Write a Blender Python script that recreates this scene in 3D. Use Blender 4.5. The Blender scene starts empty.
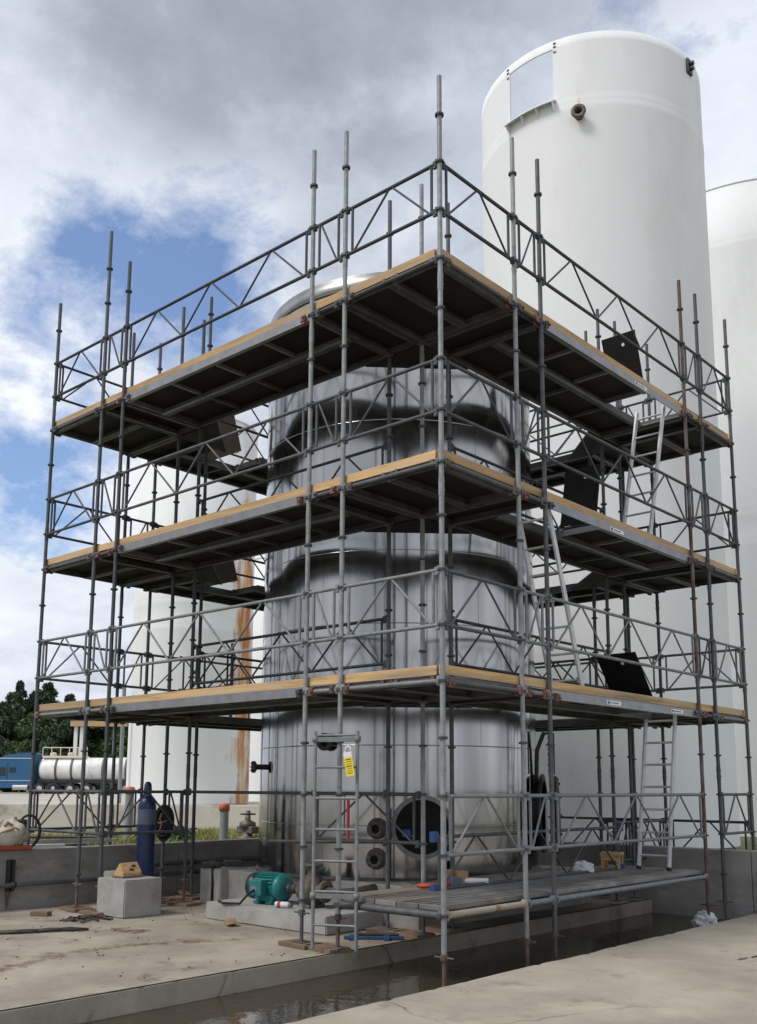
import bpy, bmesh, math, random
from mathutils import Vector, Matrix, noise
random.seed(7)
R = math.radians
PI = math.pi
scene = bpy.context.scene
COL = scene.collection

# ---------------------------------------------------------------- camera
cam_d = bpy.data.cameras.new('camera')
cam = bpy.data.objects.new('camera', cam_d); COL.objects.link(cam); scene.camera = cam
CAM = Vector((5.3476, -6.7901, 1.5084))
YAW, PITCH, ROLL = -.7325, .1627, .0049
fw = Vector((math.sin(YAW)*math.cos(PITCH), math.cos(YAW)*math.cos(PITCH), math.sin(PITCH)))
rt = Vector((math.cos(YAW), -math.sin(YAW), 0)); up = rt.cross(fw)
r2 = rt*math.cos(ROLL) + up*math.sin(ROLL); u2 = -rt*math.sin(ROLL) + up*math.cos(ROLL)
cam.matrix_world = Matrix(((r2.x, u2.x, -fw.x, CAM.x), (r2.y, u2.y, -fw.y, CAM.y), (r2.z, u2.z, -fw.z, CAM.z), (0, 0, 0, 1)))
cam_d.sensor_width = 36; cam_d.lens = 986.03/1024*36; cam_d.shift_y = 112.79/1024
cam_d.clip_end = 6000; cam_d.clip_start = .05
FH = Vector((math.sin(YAW), math.cos(YAW), 0)); RH = Vector((math.cos(YAW), -math.sin(YAW), 0))
def away(lat, depth, z):            # a place given as metres to the right of and in front of the viewpoint
    p = CAM + RH*lat + FH*depth; return Vector((p.x, p.y, z))
ANG_RH = math.atan2(RH.y, RH.x)

# ---------------------------------------------------------------- sky and sun
SUN_EL, SUN_AZ = R(50), R(-162)       # azimuth measured from +Y towards +X
world = bpy.data.worlds.new('World'); scene.world = world; world.use_nodes = True
wn = world.node_tree; wn.nodes.clear()
def N(t, typ, **kw):
    n = t.nodes.new(typ)
    for k, v in kw.items():
        if k[0] == 'i' and k[1:].isdigit(): n.inputs[int(k[1:])].default_value = v
        elif k.startswith('in_'): n.inputs[k[3:].replace('_', ' ')].default_value = v
        else: setattr(n, k, v)
    return n
def LK(t, a, b): t.links.new(a, b)
def math_n(t, op, a, b=None, c=None, clamp=False):
    n = t.nodes.new('ShaderNodeMath'); n.operation = op; n.use_clamp = clamp
    for i, v in enumerate((a, b, c)):
        if v is None: continue
        if isinstance(v, (int, float)): n.inputs[i].default_value = v
        else: t.links.new(v, n.inputs[i])
    return n.outputs[0]
def ramp(t, fac, stops, interp='LINEAR'):
    n = t.nodes.new('ShaderNodeValToRGB'); n.color_ramp.interpolation = interp
    el = n.color_ramp.elements
    while len(el) < len(stops): el.new(.5)
    for e, (p, c) in zip(el, stops):
        e.position = p; e.color = c if len(c) == 4 else (*c, 1)
    t.links.new(fac, n.inputs[0]); return n.outputs[0]
def mixc(t, fac, a, b, blend='MIX'):
    n = t.nodes.new('ShaderNodeMix'); n.data_type = 'RGBA'; n.blend_type = blend
    for s, v in ((n.inputs[0], fac), (n.inputs[6], a), (n.inputs[7], b)):
        if isinstance(v, (int, float)): s.default_value = v
        elif isinstance(v, tuple): s.default_value = v if len(v) == 4 else (*v, 1)
        else: t.links.new(v, s)
    return n.outputs[2]
sky = N(wn, 'ShaderNodeTexSky', sky_type='NISHITA', sun_disc=False, sun_elevation=SUN_EL, sun_rotation=SUN_AZ, air_density=1.0, dust_density=1.2, ozone_density=1.5)
tc = N(wn, 'ShaderNodeTexCoord')
sep = N(wn, 'ShaderNodeSeparateXYZ'); LK(wn, tc.outputs['Generated'], sep.inputs[0])
den = math_n(wn, 'ADD', math_n(wn, 'MAXIMUM', sep.outputs[2], 0.0), .32)
cx = math_n(wn, 'DIVIDE', sep.outputs[0], den); cy = math_n(wn, 'DIVIDE', sep.outputs[1], den)
comb = N(wn, 'ShaderNodeCombineXYZ'); LK(wn, cx, comb.inputs[0]); LK(wn, cy, comb.inputs[1])
def wnoise(scale, detail, rough, off, dist=0):
    m = N(wn, 'ShaderNodeMapping'); m.inputs[1].default_value = off; LK(wn, comb.outputs[0], m.inputs[0])
    n = N(wn, 'ShaderNodeTexNoise'); n.inputs['Scale'].default_value = scale; n.inputs['Detail'].default_value = detail
    n.inputs['Roughness'].default_value = rough; n.inputs['Distortion'].default_value = dist
    LK(wn, m.outputs[0], n.inputs[0]); return n.outputs[0]
n_big = wnoise(2.3, 12, .58, (3.1, 1.7, 0), .1)
n_det = wnoise(6.0, 14, .66, (8.3, 4.2, 2), .12)
n_shade = wnoise(1.7, 9, .54, (1.2, 7.7, 5), .1)
def toward(d, sharp):                    # 1 towards a part of the sky, falling off around it
    v = N(wn, 'ShaderNodeVectorMath', operation='DOT_PRODUCT'); v.inputs[1].default_value = Vector(d).normalized()
    LK(wn, tc.outputs['Generated'], v.inputs[0])
    return math_n(wn, 'POWER', math_n(wn, 'MAXIMUM', v.outputs['Value'], 0), sharp)
GAPS = [((-.683, .529, .503), 300, .20), ((-.738, .509, .444), 380, .22), ((-.69, .58, .434), 600, .16), ((-.84, .453, .299), 300, .27), ((-.80, .42, .43), 45, .05), ((-.755, .44, .49), 700, .15), ((-.86, .43, .27), 900, .12), ((-.62, .56, .55), 900, .08), ((-.81, .40, .43), 900, .10)]
cover = math_n(wn, 'MULTIPLY_ADD', n_det, .62, math_n(wn, 'MULTIPLY', n_big, .50))
cover = math_n(wn, 'ADD', cover, .03)
for d, s, a in GAPS:
    cover = math_n(wn, 'SUBTRACT', cover, math_n(wn, 'MULTIPLY', toward(d, s), a*1.02))
mask = ramp(wn, cover, [(.30, (.05, .05, .05)), (.39, (.45, .45, .45)), (.48, (1, 1, 1))], 'LINEAR')
shade_in = math_n(wn, 'MULTIPLY_ADD', n_det, .42, math_n(wn, 'MULTIPLY', n_shade, .60))
shade_in = math_n(wn, 'SUBTRACT', shade_in, math_n(wn, 'MULTIPLY', toward((-.586, .519, .622), 50), .19))
shade_in = math_n(wn, 'ADD', shade_in, math_n(wn, 'MULTIPLY', toward((-.83, .42, .36), 70), .13))
shade_in = math_n(wn, 'ADD', shade_in, math_n(wn, 'MULTIPLY', math_n(wn, 'SUBTRACT', .54, cover, clamp=True), .60))
cloud = ramp(wn, shade_in, [(.22, (1.95, 2.12, 2.5)), (.36, (2.7, 2.95, 3.5)), (.45, (3.9, 4.22, 4.85)), (.54, (5.1, 5.45, 6.05)), (.68, (6.4, 6.6, 6.95))])
blue = mixc(wn, 1.0, sky.outputs[0], (.88, 1.0, 1.16), 'MULTIPLY')
skyc = mixc(wn, mask, blue, cloud)
bg = N(wn, 'ShaderNodeBackground'); bg.inputs[1].default_value = .098; LK(wn, skyc, bg.inputs[0])
wo = N(wn, 'ShaderNodeOutputWorld'); LK(wn, bg.outputs[0], wo.inputs[0])

sun_d = bpy.data.lights.new('sun', 'SUN'); sun_d.energy = 1.5; sun_d.angle = R(20); sun_d.color = (1, .95, .88)
sun = bpy.data.objects.new('sun', sun_d); COL.objects.link(sun)
sd = Vector((math.sin(SUN_AZ)*math.cos(SUN_EL), math.cos(SUN_AZ)*math.cos(SUN_EL), math.sin(SUN_EL)))
sun.rotation_euler = sd.to_track_quat('Z', 'Y').to_euler()
vs = scene.view_settings; vs.view_transform = 'Standard'; vs.look = 'None'; vs.gamma = 1; vs.exposure = 0.64

# ---------------------------------------------------------------- materials
MATS = {}
def mat(name, base, rough=.6, metal=0.0, var=0.0, vscale=6.0, dirt=None, dirt_scale=2.0, dirt_lo=.5, dirt_hi=.7, bump=0.0, bscale=30.0,
        rand=0.0, rvar=0.0, stretch=(1, 1, 1), second=None, coords='Object', spec=.5):
    m = bpy.data.materials.new(name); m.use_nodes = True; t = m.node_tree; b = t.nodes['Principled BSDF']
    b.inputs['Roughness'].default_value = rough; b.inputs['Metallic'].default_value = metal
    b.inputs['Specular IOR Level'].default_value = spec
    tcn = t.nodes.new('ShaderNodeTexCoord'); mp = t.nodes.new('ShaderNodeMapping'); mp.inputs[3].default_value = stretch
    if coords == 'World':
        g = t.nodes.new('ShaderNodeNewGeometry'); LK(t, g.outputs['Position'], mp.inputs[0])
    else:
        oi = t.nodes.new('ShaderNodeObjectInfo')
        ad = t.nodes.new('ShaderNodeVectorMath'); ad.operation = 'ADD'
        sc = t.nodes.new('ShaderNodeVectorMath'); sc.operation = 'SCALE'; sc.inputs[3].default_value = 37.0
        cb = t.nodes.new('ShaderNodeCombineXYZ'); LK(t, oi.outputs['Random'], cb.inputs[0]); LK(t, oi.outputs['Random'], cb.inputs[2])
        LK(t, cb.outputs[0], sc.inputs[0]); LK(t, tcn.outputs['Object'], ad.inputs[0]); LK(t, sc.outputs[0], ad.inputs[1]); LK(t, ad.outputs[0], mp.inputs[0])
    def nz(scale, det=6, ro=.6):
        n = t.nodes.new('ShaderNodeTexNoise'); n.inputs['Scale'].default_value = scale; n.inputs['Detail'].default_value = det; n.inputs['Roughness'].default_value = ro
        LK(t, mp.outputs[0], n.inputs[0]); return n.outputs[0]
    c = (*base, 1)
    lo = tuple(max(0, x*(1-var)) for x in base); hi = tuple(min(1, x*(1+var)) for x in base)
    col = None
    if var > 0: col = ramp(t, nz(vscale), [(.3, lo), (.7, hi)])
    if second is not None:
        s2, sc2, l2, h2 = second
        col = mixc(t, ramp(t, nz(sc2, 8, .65), [(l2, (0, 0, 0)), (h2, (1, 1, 1))]), col if col is not None else c, s2)
    if dirt is not None:
        col = mixc(t, ramp(t, nz(dirt_scale, 9, .7), [(dirt_lo, (0, 0, 0)), (dirt_hi, (1, 1, 1))]), col if col is not None else c, dirt)
    if rand > 0:
        oi2 = t.nodes.new('ShaderNodeObjectInfo')
        mr = t.nodes.new('ShaderNodeMapRange'); mr.inputs[3].default_value = 1-rand; mr.inputs[4].default_value = 1+rand; LK(t, oi2.outputs['Random'], mr.inputs[0])
        cb2 = t.nodes.new('ShaderNodeCombineXYZ')
        for i in range(3): LK(t, mr.outputs[0], cb2.inputs[i])
        col = mixc(t, 1.0, col if col is not None else c, cb2.outputs[0], 'MULTIPLY')
    if col is None: b.inputs['Base Color'].default_value = c
    else: LK(t, col, b.inputs['Base Color'])
    if rvar > 0:
        LK(t, math_n(t, 'MULTIPLY_ADD', nz(vscale*1.7), rvar, rough-rvar*.5, clamp=True), b.inputs['Roughness'])
    if bump > 0:
        bp = t.nodes.new('ShaderNodeBump'); bp.inputs['Strength'].default_value = 1; bp.inputs['Distance'].default_value = bump
        LK(t, nz(bscale, 8, .65), bp.inputs['Height']); LK(t, bp.outputs[0], b.inputs['Normal'])
    MATS[name] = m; return m

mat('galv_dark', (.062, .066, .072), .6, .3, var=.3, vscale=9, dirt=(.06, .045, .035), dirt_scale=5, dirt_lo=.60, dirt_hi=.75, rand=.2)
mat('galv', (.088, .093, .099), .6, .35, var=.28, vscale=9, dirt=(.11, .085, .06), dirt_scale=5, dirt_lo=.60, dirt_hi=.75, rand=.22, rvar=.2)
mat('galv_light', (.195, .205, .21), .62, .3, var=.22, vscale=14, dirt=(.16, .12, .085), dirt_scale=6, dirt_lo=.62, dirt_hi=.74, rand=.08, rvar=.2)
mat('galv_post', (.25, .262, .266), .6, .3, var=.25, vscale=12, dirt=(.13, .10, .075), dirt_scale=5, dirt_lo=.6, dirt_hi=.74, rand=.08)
mat('rusty', (.105, .066, .046), .8, .1, var=.35, vscale=8, second=((.15, .145, .14), 1.6, .48, .6), rand=.15, bump=.001, bscale=90)
mat('alu', (.25, .255, .262), .42, .6, var=.18, vscale=5, dirt=(.20, .18, .16), dirt_scale=4, dirt_lo=.55, dirt_hi=.75, rand=.12, rvar=.2)
mat('alu_dirty', (.105, .105, .103), .55, .4, var=.25, vscale=5, dirt=(.055, .047, .04), dirt_scale=3, dirt_lo=.45, dirt_hi=.7, rand=.15)
mat('ladder_alu', (.55, .56, .57), .55, .3, var=.15, vscale=10, dirt=(.25, .23, .2), dirt_scale=8, dirt_lo=.6, dirt_hi=.8)
mat('lumber', (.49, .315, .14), .75, 0, var=.22, vscale=5, stretch=(.35, 6, 6), dirt=(.20, .135, .085), dirt_scale=1.6, dirt_lo=.50, dirt_hi=.72, second=((.42, .32, .21), 1.1, .45, .65), rand=.22, bump=.0015, bscale=24)
mat('old_lumber', (.21, .14, .09), .85, 0, var=.3, vscale=4, stretch=(.6, 5, 5), dirt=(.07, .055, .045), dirt_scale=3, rand=.2, bump=.002, bscale=24)
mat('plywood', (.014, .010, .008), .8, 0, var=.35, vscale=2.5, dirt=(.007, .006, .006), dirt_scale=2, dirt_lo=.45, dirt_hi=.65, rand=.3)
mat('plywood_brown', (.034, .023, .017), .85, 0, var=.3, vscale=4, dirt=(.04, .03, .025), dirt_scale=5)
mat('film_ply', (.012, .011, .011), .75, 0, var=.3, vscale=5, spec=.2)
mat('plank_steel', (.22, .215, .205), .6, .35, var=.22, vscale=4, stretch=(1, 1, 1), dirt=(.13, .11, .09), dirt_scale=2.5, dirt_lo=.45, dirt_hi=.68, rand=.2)
mat('plank_tan', (.24, .195, .145), .85, 0, var=.2, vscale=3, dirt=(.14, .11, .085), dirt_scale=2.5, rand=.15)
mat('concrete_slab', (.38, .335, .27), .85, 0, var=.16, vscale=.8, coords='World', second=((.25, .215, .175), .55, .45, .7), dirt=(.19, .165, .14), dirt_scale=1.9, dirt_lo=.56, dirt_hi=.74, bump=.004, bscale=45, spec=.3)
mat('concrete_pad', (.355, .312, .25), .85, 0, var=.2, vscale=1.1, coords='World', second=((.24, .205, .165), .75, .42, .62), dirt=(.095, .07, .05), dirt_scale=1.7, dirt_lo=.565, dirt_hi=.70, bump=.005, bscale=40, spec=.3)
mat('concrete_wall', (.29, .278, .26), .88, 0, var=.22, vscale=1.6, coords='World', stretch=(1, 1, 2.4), second=((.20, .188, .175), .9, .45, .68), dirt=(.10, .09, .08), dirt_scale=2.3, dirt_lo=.58, dirt_hi=.76, bump=.005, bscale=35, spec=.3)
mat('concrete_block', (.33, .325, .31), .88, 0, var=.14, vscale=4, dirt=(.22, .2, .18), dirt_scale=3, dirt_lo=.5, dirt_hi=.75, bump=.003, bscale=60, spec=.3)
mat('concrete_far', (.56, .52, .46), .9, 0, var=.15, vscale=.5, coords='World', dirt=(.25, .22, .18), dirt_scale=.8, dirt_lo=.5, dirt_hi=.7)
mat('red_worn', (.20, .065, .05), .7, 0, var=.3, vscale=14, dirt=(.12, .11, .10), dirt_scale=9, dirt_lo=.45, dirt_hi=.6)
mat('worn_paint', (.33, .28, .215), .7, 0, var=.2, vscale=7, dirt=(.16, .09, .05), dirt_scale=7, dirt_lo=.5, dirt_hi=.62)
mat('joint', (.03, .04, .035), .7)
mat('white_tank', (.755, .77, .775), .6, 0, var=.035, vscale=.6, coords='World', stretch=(1, 1, .35), dirt=(.66, .655, .63), dirt_scale=.7, dirt_lo=.5, dirt_hi=.8, bump=.003, bscale=1.6, spec=.2)
mat('black', (.014, .014, .015), .55)
mat('rubber', (.012, .012, .012), .75)
mat('black_paint', (.02, .02, .021), .4)
mat('dark_iron', (.055, .05, .045), .6, .3, var=.4, vscale=18)
mat('iron_brown', (.12, .105, .085), .65, .3, var=.4, vscale=18, dirt=(.05, .035, .025), dirt_scale=14)
mat('cast_grey', (.15, .14, .122), .55, .3, var=.3, vscale=20, dirt=(.07, .055, .045), dirt_scale=12)
mat('teal', (.012, .155, .155), .4, 0, var=.15, vscale=12, dirt=(.01, .05, .05), dirt_scale=9, dirt_lo=.6, dirt_hi=.8)
mat('bottle_blue', (.007, .019, .078), .35, 0, var=.12, vscale=6)
mat('bottle_grey', (.075, .095, .14), .5, 0, var=.1)
mat('yellow_tag', (.80, .62, .02), .5)
mat('white_paint', (.72, .72, .70), .5, 0, var=.05)
mat('print_black', (.03, .03, .025), .6)
mat('canvas', (.52, .49, .41), .9, 0, var=.12, vscale=6, dirt=(.33, .29, .22), dirt_scale=5)
mat('orange_cloth', (.34, .075, .03), .85, 0, var=.2)
mat('red_paint', (.34, .015, .02), .45, 0, var=.2)
mat('orange_red', (.55, .06, .025), .5)
mat('orange_cap', (.55, .14, .075), .6, 0, var=.2)
mat('grey_pvc', (.23, .24, .25), .5, 0, var=.1, vscale=3)
mat('blue_paint', (.02, .07, .20), .5, 0, var=.3, vscale=10, dirt=(.04, .045, .05), dirt_scale=9)
mat('cardboard', (.36, .22, .12), .85, 0, var=.12)
mat('bare_wood', (.46, .30, .155), .85, 0, var=.3, vscale=10, stretch=(1, 1, 5), dirt=(.12, .06, .03), dirt_scale=9, dirt_lo=.55, dirt_hi=.65)
mat('plastic_white', (.62, .60, .64), .5, 0, var=.1)
mat('brick', (.30, .19, .125), .9, 0, var=.25, vscale=14, bump=.003, bscale=60)
mat('truck_blue', (.018, .10, .225), .35, 0, var=.08, vscale=.7)
mat('truck_white', (.78, .78, .77), .4, 0, var=.06, vscale=.6, dirt=(.5, .48, .44), dirt_scale=.8)
mat('cream', (.62, .56, .44), .6, 0, var=.08)
mat('glass_dark', (.02, .025, .03), .08)
mat('chrome', (.6, .6, .6), .2, .9)
mat('bark', (.075, .055, .04), .9, 0, var=.3, vscale=4)
mat('leaf_dark', (.035, .062, .024), .7, 0, rand=.2, var=.45, vscale=.6)
mat('leaf_mid', (.06, .11, .032), .7, 0, rand=.2, var=.4, vscale=.6)
mat('leaf_bright', (.09, .17, .035), .7, 0, rand=.2, var=.4, vscale=.6)
mat('leaf_pine', (.040, .062, .032), .75, 0, rand=.2, var=.45, vscale=.6)
mat('grass', (.24, .24, .07), .8, 0, var=.4, vscale=3)
mat('dirt_ground', (.20, .185, .10), .95, 0, var=.25, vscale=1.2, coords='World', second=((.10, .135, .04), 1.5, .42, .6), bump=.02, bscale=6)
mat('far_ground', (.44, .41, .36), .95, 0, var=.15, vscale=.08, coords='World', dirt=(.22, .19, .15), dirt_scale=.2)
mat('trench_floor', (.09, .08, .065), .9, 0, var=.3, vscale=2, coords='World')

def add_cracks(name, scale, width, colour):
    m = MATS[name]; t = m.node_tree; b = t.nodes['Principled BSDF']; src = b.inputs['Base Color'].links[0].from_socket
    g = t.nodes.new('ShaderNodeNewGeometry'); n = t.nodes.new('ShaderNodeTexNoise'); n.inputs['Scale'].default_value = 1.6; n.inputs['Detail'].default_value = 6
    LK(t, g.outputs['Position'], n.inputs[0])
    a = t.nodes.new('ShaderNodeVectorMath'); a.operation = 'MULTIPLY_ADD'; a.inputs[1].default_value = (.55, .55, 0); LK(t, n.outputs['Color'], a.inputs[0]); LK(t, g.outputs['Position'], a.inputs[2])
    v = t.nodes.new('ShaderNodeTexVoronoi'); v.feature = 'DISTANCE_TO_EDGE'; v.inputs['Scale'].default_value = scale; LK(t, a.outputs[0], v.inputs[0])
    f = ramp(t, v.outputs['Distance'], [(width*.3, (1, 1, 1)), (width, (0, 0, 0))])
    n2 = t.nodes.new('ShaderNodeTexNoise'); n2.inputs['Scale'].default_value = .5; LK(t, g.outputs['Position'], n2.inputs[0])
    f = mixc(t, 1.0, f, ramp(t, n2.outputs[0], [(.48, (0, 0, 0)), (.6, (1, 1, 1))]), 'MULTIPLY')
    LK(t, mixc(t, f, src, colour), b.inputs['Base Color'])
add_cracks('concrete_slab', .34, .004, (.11, .09, .07)); add_cracks('concrete_pad', .42, .005, (.09, .07, .055)); add_cracks('concrete_wall', .6, .005, (.10, .09, .08))
def water_mat():
    m = bpy.data.materials.new('water'); m.use_nodes = True; t = m.node_tree; b = t.nodes['Principled BSDF']
    b.inputs['Base Color'].default_value = (.045, .038, .027, 1); b.inputs['Roughness'].default_value = .04; b.inputs['IOR'].default_value = 1.33
    g = t.nodes.new('ShaderNodeNewGeometry')
    n = t.nodes.new('ShaderNodeTexNoise'); n.inputs['Scale'].default_value = 7; n.inputs['Detail'].default_value = 3; LK(t, g.outputs['Position'], n.inputs[0])
    bp = t.nodes.new('ShaderNodeBump'); bp.inputs['Distance'].default_value = .004; LK(t, n.outputs[0], bp.inputs['Height']); LK(t, bp.outputs[0], b.inputs['Normal'])
    MATS['water'] = m
water_mat()
ANISO = 0.25
def steel_mat():
    m = bpy.data.materials.new('stainless'); m.use_nodes = True; t = m.node_tree; b = t.nodes['Principled BSDF']
    b.inputs['Metallic'].default_value = 1
    tcn = t.nodes.new('ShaderNodeTexCoord')
    def nz(scale, st, det=6, ro=.6):
        mp = t.nodes.new('ShaderNodeMapping'); mp.inputs[3].default_value = st; LK(t, tcn.outputs['Object'], mp.inputs[0])
        n = t.nodes.new('ShaderNodeTexNoise'); n.inputs['Scale'].default_value = scale; n.inputs['Detail'].default_value = det; n.inputs['Roughness'].default_value = ro
        LK(t, mp.outputs[0], n.inputs[0]); return n.outputs[0]
    streak = nz(3.0, (1, 1, .02), 2)
    blot = nz(1.3, (1, 1, 1), 6)
    col = ramp(t, streak, [(.33, (.35, .348, .342)), (.6, (.43, .427, .42))])
    col = mixc(t, ramp(t, blot, [(.52, (0, 0, 0)), (.78, (.5, .5, .5))]), col, (.30, .285, .265))
    LK(t, col, b.inputs['Base Color'])
    LK(t, math_n(t, 'MULTIPLY_ADD', blot, .08, .085), b.inputs['Roughness'])
    h = math_n(t, 'MULTIPLY_ADD', nz(1.7, (1, 1, .02), 2), .0050, math_n(t, 'MULTIPLY', nz(.9, (1, 1, .8), 1), .0016))
    bp = t.nodes.new('ShaderNodeBump'); bp.inputs['Distance'].default_value = 1.0; LK(t, h, bp.inputs['Height']); LK(t, bp.outputs[0], b.inputs['Normal'])
    tg_ = t.nodes.new('ShaderNodeTangent'); tg_.direction_type = 'RADIAL'; tg_.axis = 'Z'; LK(t, tg_.outputs[0], b.inputs['Tangent']); b.inputs['Anisotropic'].default_value = .6; b.inputs['Anisotropic Rotation'].default_value = ANISO
    MATS['stainless'] = m; m2 = m.copy(); m2.name = 'stainless_matte'; t2_ = m2.node_tree; b2 = t2_.nodes['Principled BSDF']
    t2_.links.remove(b2.inputs['Roughness'].links[0]); b2.inputs['Roughness'].default_value = .38; MATS['stainless_matte'] = m2
steel_mat()
def rust_tank_mat():      # white shell with one rust streak running down at a fixed bearing
    m = MATS['white_tank'].copy(); m.name = 'white_tank_rust'; t = m.node_tree; b = t.nodes['Principled BSDF']
    src = b.inputs['Base Color'].links[0].from_socket
    tcn = t.nodes.new('ShaderNodeTexCoord'); sp = t.nodes.new('ShaderNodeSeparateXYZ'); LK(t, tcn.outputs['Object'], sp.inputs[0])
    ang = math_n(t, 'ARCTAN2', sp.outputs[1], sp.outputs[0])
    mp = t.nodes.new('ShaderNodeMapping'); mp.inputs[3].default_value = (2.2, 2.2, .22); LK(t, tcn.outputs['Object'], mp.inputs[0])
    n = t.nodes.new('ShaderNodeTexNoise'); n.inputs['Scale'].default_value = 2.2; n.inputs['Detail'].default_value = 7; LK(t, mp.outputs[0], n.inputs[0])
    d = math_n(t, 'ABSOLUTE', math_n(t, 'SUBTRACT', ang, R(21)))
    n3 = t.nodes.new('ShaderNodeTexNoise'); n3.inputs['Scale'].default_value = 1.1; n3.inputs['Detail'].default_value = 6; LK(t, tcn.outputs['Object'], n3.inputs[0])
    d = math_n(t, 'ADD', d, math_n(t, 'MULTIPLY_ADD', n.outputs[0], .6, -.3))
    d = math_n(t, 'ADD', d, math_n(t, 'MULTIPLY_ADD', n3.outputs[0], .8, -.40))
    f = ramp(t, d, [(.05, (1, 1, 1)), (.16, (.7, .7, .7)), (.30, (0, 0, 0))])
    zf = ramp(t, math_n(t, 'DIVIDE', sp.outputs[2], 12.0), [(.74, (1, 1, 1)), (.84, (.25, .25, .25))])
    f = mixc(t, 1.0, f, zf, 'MULTIPLY')
    rc = ramp(t, n.outputs[0], [(.35, (.33, .12, .035)), (.5, (.55, .25, .08)), (.65, (.62, .42, .24))])
    LK(t, mixc(t, f, src, rc), b.inputs['Base Color']); MATS['white_tank_rust'] = m
rust_tank_mat()

# ---------------------------------------------------------------- mesh helpers
class MB:
    def __init__(s): s.v = []; s.f = []; s.sm = []; s.mi = []; s.cur = 0
    def add(s, vs, fs, smooth=False):
        o = len(s.v); s.v += [tuple(x) for x in vs]
        for f in fs: s.f.append(tuple(i+o for i in f)); s.sm.append(smooth); s.mi.append(s.cur)
    def box(s, lo, hi, M=None):
        (a, b, c), (d, e, f) = lo, hi
        vs = [Vector(p) for p in ((a, b, c), (d, b, c), (d, e, c), (a, e, c), (a, b, f), (d, b, f), (d, e, f), (a, e, f))]
        if M: vs = [M @ p for p in vs]
        s.add(vs, [(0, 3, 2, 1), (4, 5, 6, 7), (0, 1, 5, 4), (1, 2, 6, 5), (2, 3, 7, 6), (3, 0, 4, 7)]); return s
    def bbox(s, lo, hi, b=.01, M=None):          # box with chamfered edges
        bm = bmesh.new(); bmesh.ops.create_cube(bm, size=1)
        for v in bm.verts: v.co = Vector([lo[i] + (v.co[i]+.5)*(hi[i]-lo[i]) for i in range(3)])
        bmesh.ops.bevel(bm, geom=bm.edges[:], offset=b, segments=2, affect='EDGES', profile=.6)
        bm.verts.index_update()
        s.add([(M @ v.co) if M else v.co for v in bm.verts], [[v.index for v in f.verts] for f in bm.faces]); bm.free(); return s
    def tube(s, p, q, r, n=8, r2=None, cap=True):
        p, q = Vector(p), Vector(q); d = q-p
        if d.length < 1e-6: return s
        d.normalize(); a = d.orthogonal().normalized(); b = d.cross(a); r2 = r if r2 is None else r2
        vs = [p+(a*math.cos(2*PI*i/n)+b*math.sin(2*PI*i/n))*r for i in range(n)] + [q+(a*math.cos(2*PI*i/n)+b*math.sin(2*PI*i/n))*r2 for i in range(n)]
        s.add(vs, [(i, (i+1) % n, n+(i+1) % n, n+i) for i in range(n)], True)
        if cap:
            s.add(vs, [tuple(range(n-1, -1, -1)), tuple(range(n, 2*n))])
        return s
    def path(s, pts, r, n=8, closed=False):
        pts = [Vector(p) for p in pts]; k = len(pts); rings = []
        prev = None
        for i, p in enumerate(pts):
            if closed: d = (pts[(i+1) % k]-pts[i-1])
            else: d = pts[min(i+1, k-1)]-pts[max(i-1, 0)]
            d.normalize()
            a = d.orthogonal().normalized() if prev is None else (prev-d*prev.dot(d)).normalized()
            prev = a; b = d.cross(a)
            rr = r[i] if isinstance(r, (list, tuple)) else r
            rings.append([p+(a*math.cos(2*PI*j/n)+b*math.sin(2*PI*j/n))*rr for j in range(n)])
        vs = [v for ring in rings for v in ring]; fs = []
        for i in range(k if closed else k-1):
            o, o2 = i*n, ((i+1) % k)*n
            fs += [(o+j, o+(j+1) % n, o2+(j+1) % n, o2+j) for j in range(n)]
        if not closed: fs += [tuple(range(n-1, -1, -1)), tuple((k-1)*n+j for j in range(n))]
        s.add(vs, fs, True); return s
    def lathe(s, prof, n=24, M=None, closed=False, smooth=True, a0=0, a1=2*PI):
        full = abs(a1-a0-2*PI) < 1e-6; m = n if full else n+1
        vs = []
        for (r, z) in prof:
            for i in range(m):
                a = a0+(a1-a0)*i/n; p = Vector((r*math.cos(a), r*math.sin(a), z)); vs.append(M @ p if M else p)
        k = len(prof); fs = []
        for i in range(k if closed else k-1):
            o, o2 = i*m, ((i+1) % k)*m
            for j in range(n):
                j2 = (j+1) % m
                fs.append((o+j, o+j2, o2+j2, o2+j))
        s.add(vs, fs, smooth); return s
    def disc(s, r, z, n=24, M=None, flip=False):
        vs = [Vector((r*math.cos(2*PI*i/n), r*math.sin(2*PI*i/n), z)) for i in range(n)]
        if M: vs = [M @ v for v in vs]
        s.add(vs, [tuple(range(n)) if not flip else tuple(range(n-1, -1, -1))]); return s
    def mesh(s, name, mats):
        me = bpy.data.meshes.new(name); me.from_pydata(s.v, [], s.f)
        me.polygons.foreach_set('use_smooth', s.sm); me.polygons.foreach_set('material_index', s.mi)
        for m in (mats if isinstance(mats, (list, tuple)) else [mats]): me.materials.append(MATS[m])
        me.update(); return me
    def build(s, name, mats, parent=None, loc=None, rot=None):
        return link(name, s.mesh(name, mats), parent, loc, rot)
def link(name, me, parent=None, loc=None, rot=None):
    o = bpy.data.objects.new(name, me); COL.objects.link(o); o.parent = parent
    if loc is not None: o.location = loc
    if rot is not None: o.rotation_euler = rot
    return o
def tag(o, label=None, cat=None, group=None, kind=None):
    if label: o['label'] = label
    if cat: o['category'] = cat
    if group: o['group'] = group
    if kind: o['kind'] = kind
    return o
def thing(name, label, cat, loc=(0, 0, 0), rz=0, group=None):
    o = link(name, None, None, loc, (0, 0, rz)); return tag(o, label, cat, group)
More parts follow.
